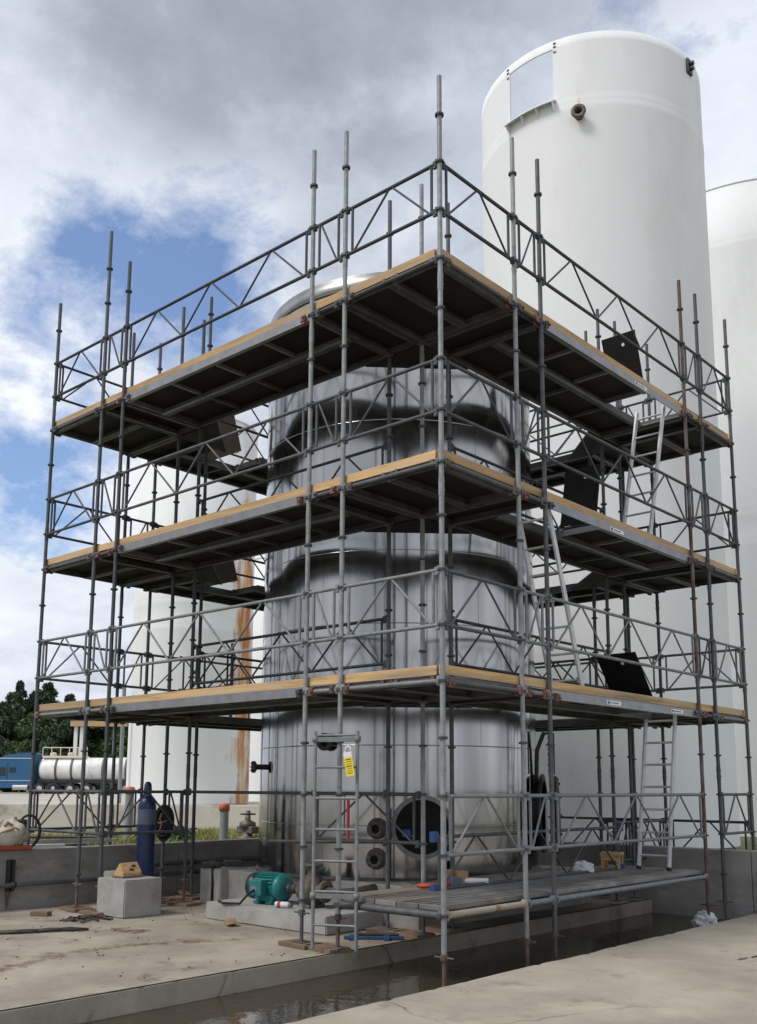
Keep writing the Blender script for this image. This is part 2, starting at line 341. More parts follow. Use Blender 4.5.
def frame(p, zdir, xhint=(0, 0, 1)):              # matrix at p with local z along zdir
    z = Vector(zdir).normalized(); x = Vector(xhint); x = (x-z*x.dot(z))
    if x.length < 1e-4: x = z.orthogonal()
    x.normalize(); y = z.cross(x)
    return Matrix(((x.x, y.x, z.x, p[0]), (x.y, y.y, z.y, p[1]), (x.z, y.z, z.z, p[2]), (0, 0, 0, 1)))

# ================================================================ SETTING
PX0, PX1 = -6.35, -1.18            # pad between the left pit wall and the trench
TX1 = .45                          # far lip of the trench = edge of the near slab
YW = 6.10                          # face of the back pit wall
def slab_mesh(lo, hi, name, m, nx, ny, edge=0):
    # a thick slab whose top is a light grid with a barely uneven surface
    mb = MB(); vs = []; fs = []
    for j in range(ny+1):
        for i in range(nx+1):
            x = lo[0]+(hi[0]-lo[0])*i/nx; y = lo[1]+(hi[1]-lo[1])*j/ny
            z = hi[2] + .004*noise.noise((x*.7, y*.7, 3))
            if i in (0, nx):
                c_ = max(0, noise.noise((x, y*2.3, 5))-.2)*.018 + max(0, noise.noise((x, y*9, 1))-.3)*.03; x += c_ if i == 0 else -c_; z -= c_*.5
            vs.append((x, y, z))
    for j in range(ny):
        for i in range(nx):
            a = j*(nx+1)+i; fs.append((a, a+1, a+nx+2, a+nx+1))
    mb.add(vs, fs)
    mb.box((lo[0]+.05, lo[1]+.05, lo[2]), (hi[0]-.05, hi[1]-.05, hi[2]-.03))
    for (i0, stp, cnt) in ((0, 1, nx), (ny*(nx+1), 1, nx)):
        for k in range(cnt):
            a, b = vs[i0+k*stp], vs[i0+(k+1)*stp]
            mb.add([a, b, (b[0], b[1], lo[2]), (a[0], a[1], lo[2])], [(0, 1, 2, 3)])
    for (i0, stp, cnt) in ((0, nx+1, ny), (nx, nx+1, ny)):
        for k in range(cnt):
            a, b = vs[i0+k*stp], vs[i0+(k+1)*stp]
            jit = .006*noise.noise((a[0], a[1]*3, 9))
            xe = lo[0] if i0 == 0 else hi[0]
            mb.add([a, b, (xe, b[1], lo[2]), (xe, a[1], lo[2])], [(0, 1, 2, 3)])
    return tag(mb.build(name, m), kind='structure')
slab_mesh((PX0, -14, -.6), (PX1, YW, 0), 'concrete_pad', 'concrete_pad', 30, 420)
slab_mesh((TX1, -40, -.6), (40, YW, 0), 'concrete_slab', 'concrete_slab', 40, 800)
tag(MB().box((PX1, -14, -.62), (TX1, YW, -.5)).build('trench_floor', 'trench_floor'), kind='structure')
w = MB(); w.add([(PX1-.05, -14, -.17), (TX1+.05, -14, -.17), (TX1+.05, YW, -.17), (PX1-.05, YW, -.17)], [(0, 1, 2, 3)])
tag(w.build('water', 'water'), kind='structure')
tag(MB().box((PX1-.030, -14, -.004), (PX1-.016, YW-.02, .009)).build('edge_joint_strip', 'joint'), kind='structure')
# the ground, terrace and far land
gm = MB(); gm.lathe([(0.01, 0), (60, 0), (400, 0), (3000, 0)], 64)
tag(gm.build('ground', 'far_ground', loc=(0, 0, -.72)), kind='structure')
tag(MB().box((-70, -40, -.7), (-6.6, 60, .30)).build('yard_ground', 'dirt_ground'), kind='structure')
tag(MB().box((-6.6, 6.35, -.7), (45, 60, .30)).build('rear_ground', 'dirt_ground'), kind='structure')
def far_sheet():
    mb = MB(); rows = [(29.2, .93), (36, .95), (55, .85), (85, .68), (130, .66), (300, .8), (2500, 1.2)]
    vs = []
    for d, z in rows:
        k = max(1, d/60)
        for l in (-150*k, -60*k, -30*k, -10*k, 10*k, 60*k, 150*k): p = away(l, d, z); vs.append(p)
    fs = []
    for j in range(len(rows)-1):
        for i in range(6):
            a = j*7+i; fs.append((a, a+1, a+8, a+7))
    mb.add(vs, fs)
    return tag(mb.build('terrace', 'far_ground'), kind='structure')
far_sheet()

def wall(name, lo, hi, label, joints=()):
    root = thing(name, label, 'wall', (0, 0, 0))
    ax = 0 if hi[0]-lo[0] > hi[1]-lo[1] else 1
    cuts = [lo[ax]] + list(joints) + [hi[ax]]
    for a, b in zip(cuts[:-1], cuts[1:]):
        l2, h2 = list(lo), list(hi); l2[ax] = a+.004; h2[ax] = b-.004
        MB().bbox(l2, h2, .012).build('wall_panel', 'concrete_wall', root)
    return root
wall('concrete_wall', (-6.6, -14, -.1), (-6.35, 6.10, .71), 'low grey concrete pit wall running behind the gas cylinder', (-6, -2.2, 2.0))
wall('concrete_wall', (-6.6, 6.10, -.6), (40, 6.36, .71), 'low concrete wall closing the water trench below the white tanks', (-3, .22, 3.5, 9, 16))
# terrace retaining wall (under the left white tank)
root = thing('retaining_wall', 'pale stained concrete retaining wall in front of the truck and left white tank', 'wall', away(0, 29.2, 0), ANG_RH)
xs = [-60, -30, -19, -12.2, -7.6, -3, 8]
for a, b in zip(xs[:-1], xs[1:]):
    MB().bbox((a+.01, -.3, -.2), (b-.01, .0, .97), .02).build('wall_panel', 'concrete_far', root)

# ================================================================ WHITE TANKS
def big_tank(name, label, C, Rr, z0, z1, grooves=(), material='white_tank', window=None, thick=.03, parts=None):
    root = thing(name, label, 'tank', (C[0], C[1], z0), 0, None)
    h = z1-z0
    prof = [(Rr, 0)]
    for g in sorted(grooves):
        gz = g-z0
        prof += [(Rr, gz-.16), (Rr+.009, gz-.10), (Rr+.010, gz+.02), (Rr+.003, gz+.06), (Rr+.009, gz+.11), (Rr-.002, gz+.18)]
    n = 96
    if window:
        a0, a1, wz0, wz1 = window
        wz0 -= z0; wz1 -= z0
        mb = MB()
        prof2 = prof+[(Rr-.002, wz0)]
        mb.lathe(prof2, n)
        mb.lathe([(Rr-.002, wz0), (Rr-.002, wz1)], n-7, a0=a1, a1=a0+2*PI)
        mb.lathe([(Rr-.002, wz1), (Rr-.002, h), (Rr-thick, h), (Rr-thick, wz1)], n)
        mb.lathe([(Rr-thick, wz1), (Rr-thick, wz0)], n-7, a0=a1, a1=a0+2*PI)
        mb.lathe([(Rr-thick, wz0), (Rr-thick, 0)], n)
        mb.lathe([(Rr-.002, wz1), (Rr-thick, wz1)], 8, a0=a0, a1=a1)
        mb.lathe([(Rr-.002, wz0), (Rr-thick, wz0)], 8, a0=a0, a1=a1)
        for a in (a0, a1):
            c, s = math.cos(a), math.sin(a); ro, ri = Rr-.002, Rr-thick
            mb.add([(ro*c, ro*s, wz0), (ri*c, ri*s, wz0), (ri*c, ri*s, wz1), (ro*c, ro*s, wz1)], [(0, 1, 2, 3)])
        mb.build('shell', material, root)
    else:
        mb = MB(); mb.lathe(prof+[(Rr, h), (Rr-.06, h+.03), (Rr*.6, h+.18), (.01, h+.28)], n)
        mb.build('shell', material, root)
        MB().lathe([(Rr-.01, h-.05), (Rr+.012, h-.05), (Rr+.012, h+.02), (Rr-.01, h+.02)], n).build('rim_band', material, root)
    return root
C2, R2 = (-4.782, 11.605), 2.443
a0, a1 = R(-103.2), R(-77.6)
t2 = big_tank('white_tank', 'tall open-topped white tank with a rectangular cut-out near its rim', C2, R2, .42, 16.87, (15.25,), window=(a0, a1, 15.53, 16.68))
def on_tank(C, Rr, deg, z, out=0): a = R(deg); return Vector(((Rr+out)*math.cos(a), (Rr+out)*math.sin(a), z))
# shelf below the cut-out, with three gussets
mb = MB()
for k in range(8):
    b0, b1 = a0+(a1-a0)*k/8-.02, a0+(a1-a0)*(k+1)/8+.02
    vs = []
    for rr, z in ((R2-.005, 15.50), (R2+.17, 15.40), (R2+.17, 15.375), (R2-.005, 15.475)):
        for b in (b0, b1): vs.append((rr*math.cos(b), rr*math.sin(b), z-.42))
    mb.add(vs, [(0, 2, 3, 1), (2, 4, 5, 3), (4, 6, 7, 5), (0, 6, 4, 2), (1, 3, 5, 7)])
mb.build('shelf', 'white_tank', t2)
for k in (0, .36, .68, 1):
    b = a0+(a1-a0)*k; c, s = math.cos(b), math.sin(b); d = .008
    vs = []
    for sg in (-d, d):
        for rr, z in ((R2-.01, 15.47), (R2+.15, 15.38), (R2-.01, 15.18)): vs.append((rr*c-sg*s, rr*s+sg*c, z-.42))
    g = MB(); g.add(vs, [(0, 1, 2), (5, 4, 3), (0, 3, 4, 1), (1, 4, 5, 2), (2, 5, 3, 0)]); g.build('gusset', 'white_tank', t2)
# bolts at the window's upper corners
for dg in (-104.6, -103.9, -76.9, -76.2):
    for z in (16.60, 16.72, 16.80):
        p = on_tank(C2, R2, dg, z-.42); M = frame(p, (p.x, p.y, 0))
        g = MB(); g.lathe([(.016, -.01), (.016, .012)], 8, M); g.disc(.016, .012, 8, M); g.build('bolt', 'dark_iron', t2)
# flanged nozzle
p = on_tank(C2, R2, -65.5, 14.98-.42); M = frame(p, (p.x, p.y, 0))
g = MB(); g.lathe([(.085, -.05), (.085, .16), (.15, .16), (.15, .20), (.075, .20), (.075, .02)], 24, M); nz_ = g.build('nozzle', 'iron_brown', t2)
g = MB(); g.disc(.074, .05, 20, M); g.build('bore', 'black', nz_)
# thin scribed slot above the nozzle and lifting lug on the right
p = on_tank(C2, R2+.001, -65.5, 15.33-.42); M = frame(p, (p.x, p.y, 0)); MB().box((-.07, -.006, -.004), (.07, .006, .004), M).build('mark', 'cast_grey', t2)
p = on_tank(C2, R2, -2, 16.62-.42); M = frame(p, (p.x, p.y, 0))
g = MB(); g.bbox((-.17, -.10, -.02), (.17, .10, .05), .02, M); g.tube(M @ Vector((.06, 0, .05)), M @ Vector((.06, 0, .12)), .05, 12); g.tube(M @ Vector((-.06, 0, .05)), M @ Vector((-.06, 0, .12)), .05, 12); g.build('lifting_lug', 'black_paint', t2)

t3 = big_tank('white_tank', 'white tank at the right edge, partly hidden behind the tall open tank', (-5.352, 22.305), 3.807, .3, 18.32, (16.55, 8.75, 7.95))
t1 = big_tank('white_tank', 'white tank with an orange rust streak standing behind the gas cylinder', (-20.111, 12.597), 1.90, .97, 13.1, (7.1, 6.3), 'white_tank_rust')
for dg, z in ((7, 3.9), (33, 3.6), (33.5, 4.6)):
    p = on_tank(None, 1.90, dg, z-.97); M = frame(p, (p.x, p.y, 0)); MB().box((-.16, -.03, -.01), (.16, .03, .03), M).build('slot_plate', 'dark_iron', t1)
g = MB(); g.tube((-.6, -2.1, 0), (-.6, -2.1, 3.6), .06, 10)
g.build('down_pipe', 'grey_pvc', t1); 
t4 = big_tank('white_tank', 'shorter cream white tank beyond the rust streaked one', (-23.442, 20.98), 3.32, .9, 10.2, (6.2,))

# ================================================================ STAINLESS TANK
TC = (-3.45, 3.40); TR = 1.85
MB().bbox((-5.05, 1.62, -.02), (-1.62, 5.25, .44), .02).build('plinth_', 'concrete_block')
pl = bpy.data.objects['plinth_']; pl.name = 'tank_plinth'; tag(pl, 'square concrete plinth carrying the stainless steel tank', 'plinth')
st = thing('steel_tank', 'tall mirror-like stainless steel tank standing inside the scaffold', 'tank', (TC[0], TC[1], .44))
TH = 7.95-.44
seams = [0.62, 1.55, 2.10, 3.0, 3.9, 4.75, 5.55, 6.35, 7.1]
prof = [(TR, .03)]
for k in range(60): prof.append((TR, .03+(TH-.23)*(k+1)/60))
g = MB(); g.lathe(prof, 160); g.build('shell', 'stainless', st)
g = MB(); g.lathe([(TR-.02, TH-.20), (TR+.012, TH-.20), (TR+.012, TH), (TR-.06, TH), (TR-.3, TH+.05), (.02, TH+.2)], 128); g.build('rim_band', 'stainless_matte', st)
g = MB(); g.lathe([(TR+.009, TH-.19), (TR+.016, TH-.19), (TR+.016, TH-.175), (TR+.009, TH-.175)], 128, closed=True); g.build('rim_seam', 'cast_grey', st)
g = MB(); g.lathe([(TR+.03, 0), (TR+.03, .03), (TR-.01, .035)], 96); g.build('base_ring', 'dark_iron', st)
for z in seams:
    g = MB(); g.lathe([(TR-.002, z-.008), (TR+.0045, z-.004), (TR+.0045, z+.004), (TR-.002, z+.008)], 128); g.build('weld_seam', 'stainless', st)
zs = [.04]+seams+[TH-.2]
for k in range(len(zs)-1):
    for q in range(3):
        a = R(-140+q*62+(k % 2)*31+7*math.sin(k*3.1)); p = Vector((TR*math.cos(a), TR*math.sin(a), 0)); M = frame((p.x, p.y, 0), (p.x, p.y, 0))
        g = MB(); g.box((zs[k]+.01, -.004, -.004), (zs[k+1]-.01, .004, .004), M); g.build('weld_seam', 'stainless', st)
def tank_part(deg, zw): 
    a = R(deg); p = Vector((TR*math.cos(a), TR*math.sin(a), zw-.44)); return frame(p, (math.cos(a), math.sin(a), 0))
def nozzle(deg, zw, r, L, fr, m='cast_grey', pad=True):
    M = tank_part(deg, zw)
    g = MB()
    if pad: g.lathe([(fr*1.25, -.02), (fr*1.25, .012), (r, .014)], 24, M)
    g.lathe([(r, -.05), (r, L), (fr, L), (fr, L+.035), (r*.72, L+.035), (r*.72, .02)], 24, M)
    o = g.build('nozzle', m, st)
    g = MB(); g.disc(r*.71, L*.4, 20, M); g.build('bore', 'black', o)
    for k in range(8):
        a = 2*PI*k/8; c, s = math.cos(a)*(fr-.018), math.sin(a)*(fr-.018)
        b = MB(); b.tube(M @ Vector((c, s, L-.012)), M @ Vector((c, s, L+.05)), .009, 6); b.build('bolt', 'dark_iron', o)
    return M
nozzle(-56.5, 1.03, .068, .15, .098, 'iron_brown'); nozzle(-56.8, .69, .068, .15, .098, 'iron_brown')
nozzle(-76, 2.03, .075, .06, .105, 'dark_iron', False)
nozzle(-117.8, 1.75, .035, .12, .075, 'dark_iron', False)
# front manhole: flat reinforcing ring around a dark sheet that paints the hole's shaded inside
M = tank_part(-40.5, 1.05)
g = MB()
def ring_on_shell(mb, r0, r1, h, n=48):
    vs = []
    for rr, hh in ((r1, 0), (r1, h), (r0, h), (r0, -.06)):
        for i in range(n):
            a = 2*PI*i/n; y = rr*math.sin(a); x = rr*math.cos(a); sag = math.sqrt(TR*TR-y*y)-TR
            vs.append(M @ Vector((x, y, sag+hh)))
    fs = []
    for k in range(3):
        for i in range(n): fs.append((k*n+i, k*n+(i+1) % n, (k+1)*n+(i+1) % n, (k+1)*n+i))
    mb.add(vs, fs, False)
ring_on_shell(g, .315, .365, .035); mh = g.build('manhole', 'galv_light', st)
vs = []; n = 24
for i in range(n+1):
    y = .312*math.cos(PI*i/n); x = math.sqrt(max(0, .312**2-y*y)); zz = math.sqrt(TR*TR-y*y)-TR+.010
    vs += [M @ Vector((x, y, zz)), M @ Vector((-x, y, zz))]
g = MB(); g.add(vs, [(2*i, 2*i+1, 2*i+3, 2*i+2) for i in range(n)]); g.build('opening_shade', 'film_ply', mh)
g = MB(); g.bbox((-.12, .14, .0), (-.02, .25, .07), .03, M); g.bbox((-.12, .10, .0), (-.09, .15, .05), .01, M); g.build('blue_valve', 'blue_paint', mh)
for deg, z0_, z1_, r_, m_ in ((-52, .46, 1.25, .014, 'dark_iron'), (-30, .5, .95, .022, 'dark_iron')):
    a_ = R(deg); rr = TR+.07; g = MB(); g.path([(rr*math.cos(a_), rr*math.sin(a_), z0_-.44), (rr*math.cos(a_), rr*math.sin(a_), z1_-.50), ((rr-.02)*math.cos(a_), (rr-.02)*math.sin(a_), z1_-.44), ((TR-.01)*math.cos(a_), (TR-.01)*math.sin(a_), z1_-.44)], r_, 8); g.build('drain_pipe', m_, st)
# side manway with neck, cover and davit
M = tank_part(27, 1.18)
g = MB(); g.lathe([(.43, -.2), (.43, .06), (.50, .06), (.50, .10), (.40, .10), (.40, -.05)], 36, M); mw = g.build('manway', 'black_paint', st)
Mc = M @ Matrix.Translation((-.02, -.10, .21)) @ Matrix.Rotation(R(9), 4, 'X')
g = MB(); g.lathe([(.01, .05), (.48, .05), (.50, .035), (.50, -.0), (.01, 0)], 36, Mc); g.build('cover', 'cast_grey', mw)
for k in range(12):
    a = 2*PI*k/12; p = Mc @ Vector((.455*math.cos(a), .455*math.sin(a), .045)); q = Mc @ Vector((.455*math.cos(a), .455*math.sin(a), .07)); MB().tube(p, q, .018, 6).build('bolt', 'black_paint', mw)
g = MB(); g.path([M @ Vector(v) for v in ((.35, .2, .02), (.8, .2, .04), (1.02, .12, .12), (1.02, 0, .22), (.5, 0, .22))], .028, 8); g.build('davit', 'dark_iron', mw)
g = MB()
for k in range(9): g.bbox((.52+.07*k, -.03+.02*(k % 2), .16), (.57+.07*k, .03+.02*(k % 2), .21), .01, M)
g.build('chain', 'black_paint', mw)

# ================================================================ SCAFFOLD
XL = [0, 1.247, 1.731, 5.214, 5.701, 6.943]
YR = [0, 1.246, 1.737, 5.250, 5.754, 6.774]
LV = [2.43, 4.43, 6.43]
sc = thing('scaffold', 'three-deck galvanised tube scaffold with timber toe boards wrapped around the steel tank', 'scaffold', (0, 0, 0))
def P(i, j): return (-XL[i], YR[j])
ground_at = {}
def base_z(i, j):
    x, y = P(i, j)
    if i == 5 or j == 5: return .30
    if x > PX1: return -.5
    if (i, j) in ((2, 4), (1, 4)): return 0.0
    return 0.0
TOPS = {(4, 0): 8.98, (4, 2): 8.7, (3, 1): 7.99}
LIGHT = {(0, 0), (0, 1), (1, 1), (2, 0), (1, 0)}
def standard(i, j):
    x, y = P(i, j); bz = base_z(i, j); top = TOPS.get((i, j), 8.35)
    sole = .04 if bz == 0 else 0
    jack = bz+sole+.30 if bz >= 0 else bz+.62
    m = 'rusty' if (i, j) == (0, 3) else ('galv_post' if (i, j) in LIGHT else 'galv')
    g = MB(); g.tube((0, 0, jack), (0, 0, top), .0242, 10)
    z = .43
    while z < top-.1:
        if z > jack+.02:
            g.cur = 1; g.lathe([(.024, z-.013), (.044, z-.010), (.044, z+.010), (.024, z+.013)], 12, smooth=False); g.cur = 0
        z += .5
    for zj in (([2.9+.0, 4.93, 6.9] if (i+j) % 2 else [1.7, 4.2, 6.2])):      # spigot sleeves at the joints
        g.lathe([(.024, zj-.09), (.0268, zj-.089), (.0268, zj+.089), (.024, zj+.09)], 10, smooth=False)
        g.tube((-.036, 0, zj-.04), (.036, 0, zj-.04), .006, 6); g.tube((-.036, 0, zj+.04), (.036, 0, zj+.04), .006, 6)
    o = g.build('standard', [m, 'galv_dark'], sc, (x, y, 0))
    b = MB(); b.tube((0, 0, bz+sole), (0, 0, jack+.05), .0185, 8)
    b.lathe([(.018, jack-.05), (.034, jack-.05), (.034, jack-.004), (.018, jack-.004)], 8, smooth=False); b.tube((-.10, 0, jack-.028), (.10, 0, jack-.028), .009, 6)
    b.box((-.075, -.075, bz+sole), (.075, .075, bz+sole+.008))
    b.build('base_jack', 'rusty' if (bz < 0 or (i+j) % 3 == 1) else 'galv', o)
    return o
NODES = []
for i in range(6):
    for j in range(6):
        out = i in (0, 5) or j in (0, 5)
        inn = (i in (1, 4) and j in (1, 2, 3, 4)) or (j in (1, 4) and i in (1, 2, 3, 4))
        if out or inn: NODES.append((i, j)); standard(i, j)

_lat = {}
def lattice_mesh(L, m):
    key = (round(L, 3), m)
    if key in _lat: return _lat[key]
    g = MB(); rc = .0185; e = .03
    for z in (0, .5):
        g.tube((e, 0, z), (L-e, 0, z), rc, 8)
        for x in (e, L-e):
            sx = 1 if x == e else -1
            g.box((x-.012, -.022, z-.035), (x+.012, .022, z+.035))
            g.box((x+sx*.012-.012, -.012, z-.045), (x+sx*.035+.012, .012, z+.03))
    for x in (.10, L-.10): g.tube((x, 0, 0), (x, 0, .5), .0145, 8)
    if L > 2:
        k = 3; a, b = .13, L-.13; w_ = (b-a)/k
        for q in range(k):
            g.tube((a+q*w_+.02, 0, .015), (a+(q+.5)*w_-.025, 0, .485), .0118, 6); g.tube((a+(q+.5)*w_+.025, 0, .485), (a+(q+1)*w_-.02, 0, .015), .0118, 6)
    elif L > .8:
        g.tube((.13, 0, .015), (L/2-.03, 0, .485), .0118, 6); g.tube((L/2+.03, 0, .485), (L-.13, 0, .015), .0118, 6)
    else:
        g.tube((.13, 0, .015), (L-.13, 0, .485), .0118, 6)
    _lat[key] = g.mesh('guardrail', m); return _lat[key]
def guardrail(p, q, z, m='galv', parent=sc):
    d = Vector((q[0]-p[0], q[1]-p[1])); L = d.length
    return link('guardrail', lattice_mesh(L, m), parent, (p[0], p[1], z), (0, 0, math.atan2(d.y, d.x)))
_tub = {}
def ledger(p, q, z, r=.0215, m='galv', name='ledger'):
    d = Vector((q[0]-p[0], q[1]-p[1])); L = d.length; key = (round(L, 3), r, m, name)
    if key not in _tub:
        g = MB(); g.tube((.028, 0, 0), (L-.028, 0, 0), r, 10)
        for x in (.035, L-.035):
            g.lathe([(.02, -.045), (.03, -.03), (.03, .03), (.02, .045)], 8, Matrix.Translation((x, 0, 0)))
            g.box((x-.02, -.035, -.018), (x+.02, .035, .018))
        _tub[key] = g.mesh(name, m)
    return link(name, _tub[key], sc, (p[0], p[1], z), (0, 0, math.atan2(d.y, d.x)))
OUT = []
for k in range(5):
    OUT += [(P(k, 0), P(k+1, 0), k), (P(k, 5), P(k+1, 5), k), (P(0, k), P(0, k+1), k), (P(5, k), P(5, k+1), k)]
INN = [(P(k, 1), P(k+1, 1), k) for k in (1, 2, 3)] + [(P(k, 4), P(k+1, 4), k) for k in (1, 2, 3)] + [(P(1, k), P(1, k+1), k) for k in (1, 2, 3)] + [(P(4, k), P(4, k+1), k) for k in (1, 2, 3)]
for li, z in enumerate(LV):
    for p, q, k in OUT:
        mm = 'galv_dark' if li == 2 else ('galv_light' if li == 0 and (p[0] > -1.8 or p[1] < 1.8) and random.random() < .6 else 'galv')  # tube colour by deck stands in for light: silhouette-dark on top, lighter below
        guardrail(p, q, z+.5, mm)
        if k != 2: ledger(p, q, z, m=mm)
    for p, q, k in INN:
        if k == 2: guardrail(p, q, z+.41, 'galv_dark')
        if k != 2: ledger(p, q, z)
    for k in (1, 2, 3, 4):         # transoms across the walkways
        ledger(P(k, 0), P(k, 1), z-.012, m='alu_dirty', name='transom'); ledger(P(k, 4), P(k, 5), z-.012, m='alu_dirty', name='transom')
        ledger(P(0, k), P(1, k), z-.012, m='alu_dirty', name='transom'); ledger(P(4, k), P(5, k), z-.012, m='alu_dirty', name='transom')

g = MB(); g.bbox((-.030, -.036, -.040), (.030, -.014, .040), .006); g.bbox((-.030, .014, -.040), (.030, .036, .040), .006); g.box((-.026, -.014, .028), (.026, .014, .038)); g.tube((.018, -.055, .0), (.018, .05, .0), .008, 6); g.tube((.018, -.055, .0), (.018, -.042, 0), .016, 6)
CPL = [g.mesh('coupler', 'galv'), g.mesh('coupler', 'rusty'), g.mesh('coupler', 'red_worn')]
random.seed(21)
for z in LV:
    for (i, j) in NODES:
        if i in (0, 5) or j in (0, 5):
            x, y = P(i, j)
            for q in range(2):
                if j == 0 or j == 5: off = Vector(((-1 if q else 1)*random.uniform(.07, .12), 0, 0)); rz = 0
                else: off = Vector((0, (-1 if q else 1)*random.uniform(.07, .12), 0)); rz = PI/2
                if (i in (0, 5) and j in (0, 5)) and q: off = Vector((0, .09 if j == 0 else -.09, 0)); rz = PI/2
                xx, yy = x+off.x, y+off.y
                if not (-XL[5] <= xx <= 0 and 0 <= yy <= YR[5]): continue
                link('coupler', random.choice(CPL), sc, (xx, yy, z+random.uniform(-.015, .005)), (random.uniform(-.3, .3), random.uniform(-.2, .2), rz))
_pan = {}
def panel_meshes(L, W, m):
    key = (round(L, 3), round(W, 3), m)
    if key in _pan: return _pan[key]
    g = MB()
    for y0, sg in ((0, 1), (W, -1)):
        ya, yb = sorted((y0, y0+sg*.012)); g.box((0, ya, -.04), (L, yb, .055))
        ya, yb = sorted((y0+sg*.012, y0+sg*.055)); g.box((0, ya, -.04), (L, yb, -.03))
        ya, yb = sorted((y0+sg*.012, y0+sg*.022)); g.box((.01, ya, -.012), (L-.01, yb, -.004))
    for x0 in (0, L-.02): g.box((x0, .013, -.03), (x0+.02, W-.013, .036))
    k = max(1, int(round(L/.85)))
    for q in range(1, k):
        x = L*q/k; g.box((x-.02, .056, -.005), (x+.02, W-.056, .036))
    for x0, sg in ((0, -1), (L, 1)):
        for y in (.08, W-.08):
            a, b = sorted((x0, x0+sg*.03)); g.box((a, y-.02, .02), (b, y+.02, .05))
    f = g.mesh('deck_panel', m)
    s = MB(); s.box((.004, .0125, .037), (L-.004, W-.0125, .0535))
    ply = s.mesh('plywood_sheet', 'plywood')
    _pan[key] = (f, ply); return _pan[key]
def panel(x, y, z, L, W, along, m='alu_dirty'):
    """deck panel whose long side runs along 'x' or 'y', (x, y) its lowest corner"""
    f, ply = panel_meshes(L, W, m)
    if along == 'x': o = link('deck_panel', f, sc, (x, y, z), (0, 0, 0))
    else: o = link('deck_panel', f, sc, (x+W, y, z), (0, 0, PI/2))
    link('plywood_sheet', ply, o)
    return o
HATCH = [(4.24, 5.22), (1.80, 2.92), (4.20, 5.22)]     # openings in the right hand walkway, per deck (y from, y to)
LH = [None, (2.0, 2.75), (2.0, 2.75)]
for li, z in enumerate(LV):
    e = .028
    a = XL[1]
    def strip(x0, x1, y0, y1, along, n, mm=('alu_dirty',)):
        if along == 'x':
            w_ = (y1-y0)/n
            for k in range(n): panel(x0+e, y0+k*w_+.004, z, x1-x0-2*e, w_-.008, 'x', mm[k % len(mm)])
        else:
            w_ = (x1-x0)/n
            for k in range(n): panel(x0+k*w_+.004, y0+e, z, y1-y0-2*e, w_-.008, 'y', mm[k % len(mm)])
    X = [-v for v in XL]; Y = YR; o_ = .03
    # corners (planks run along y)
    strip(X[1]+.02, X[0]-o_, Y[0], Y[1], 'y', 2); strip(X[5]+o_, X[4]-.02, Y[0], Y[1], 'x', 2)
    strip(X[1]+.02, X[0]-o_, Y[4], Y[5], 'y', 2); strip(X[5]+o_, X[4]-.02, Y[4], Y[5], 'y', 2)
    # short bays
    for (i0, i1) in ((2, 1), (4, 3)):
        strip(X[i0]+.01, X[i1]-.01, Y[0], Y[1], 'y', 1); strip(X[i0]+.01, X[i1]-.01, Y[4], Y[5], 'y', 1)
    for (j0, j1) in ((1, 2), (3, 4)):
        strip(X[1], X[0], Y[j0]+.01, Y[j1]-.01, 'x', 1); strip(X[5], X[4], Y[j0]+.01, Y[j1]-.01, 'x', 1)
    # long bays
    strip(X[3], X[2], Y[0]+.0, Y[1], 'x', 2, ('alu', 'alu_dirty')); strip(X[3], X[2], Y[4], Y[5], 'x', 2)
    if LH[li]: strip(X[5], X[5]+.62, Y[2], Y[3], 'y', 1); h0, h1 = LH[li]; strip(X[5]+.62, X[4], Y[2], h0, 'y', 1); strip(X[5]+.62, X[4], h1, Y[3], 'y', 1)
    else: strip(X[5], X[4], Y[2], Y[3], 'y', 2)
    strip(X[1], X[1]+.622, Y[2], Y[3], 'y', 1)
    h0, h1 = HATCH[li]
    if h0-Y[2] > .2: strip(X[1]+.622, X[0], Y[2], h0, 'y', 1, ('alu',))
    if Y[3]-h1 > .2: strip(X[1]+.622, X[0], h1, Y[3], 'y', 1, ('alu',))
    g = MB(); g.box((-.012-.0, Y[2]+.03, z-.04), (.0025, Y[3]-.03, z+.052)); g.build('edge_rail', 'alu', sc)
# boards filling the inner corners next to the tank
    for sx, sy, cx_, cy_ in ((-1, 1, X[1], Y[1]), (1, 1, X[4], Y[1]), (-1, -1, X[1], Y[4]), (1, -1, X[4], Y[4])):
        k_ = .86
        for q in range(3):
            g = MB(); u0, u1 = k_*q/3+.004, k_*(q+1)/3-.004
            pts = [(u0, 0), (u1, 0), (0, u1), (0, u0)] if q else [(0, 0), (u1, 0), (0, u1)]
            n_ = len(pts); vs = [(cx_+sx*a_, cy_+sy*b_, z+zz) for zz in (-.05, -.012) for a_, b_ in pts]
            g.add(vs, [tuple(range(n_)), tuple(range(2*n_-1, n_-1, -1))]+[(i_, n_+i_, n_+(i_+1) % n_, (i_+1) % n_) for i_ in range(n_)])
            g.build('corner_board', 'plywood', sc)
# printed label plates on the outer rails of the right walkway
for y, z in ((3.05, 2.43), (4.62, 2.43), (3.25, 4.43), (4.0, 6.43)):
    g = MB(); g.box((.0032, y-.16, z-.02), (.005, y+.16, z+.025)); o = g.build('label_plate', 'white_paint', sc)
    g = MB(); g.box((.0052, y-.14, z-.012), (.0062, y-.09, z+.016)); g.box((.0052, y-.07, z-.004), (.0062, y+.10, z+.008)); g.build('label_print', 'blue_paint', o)
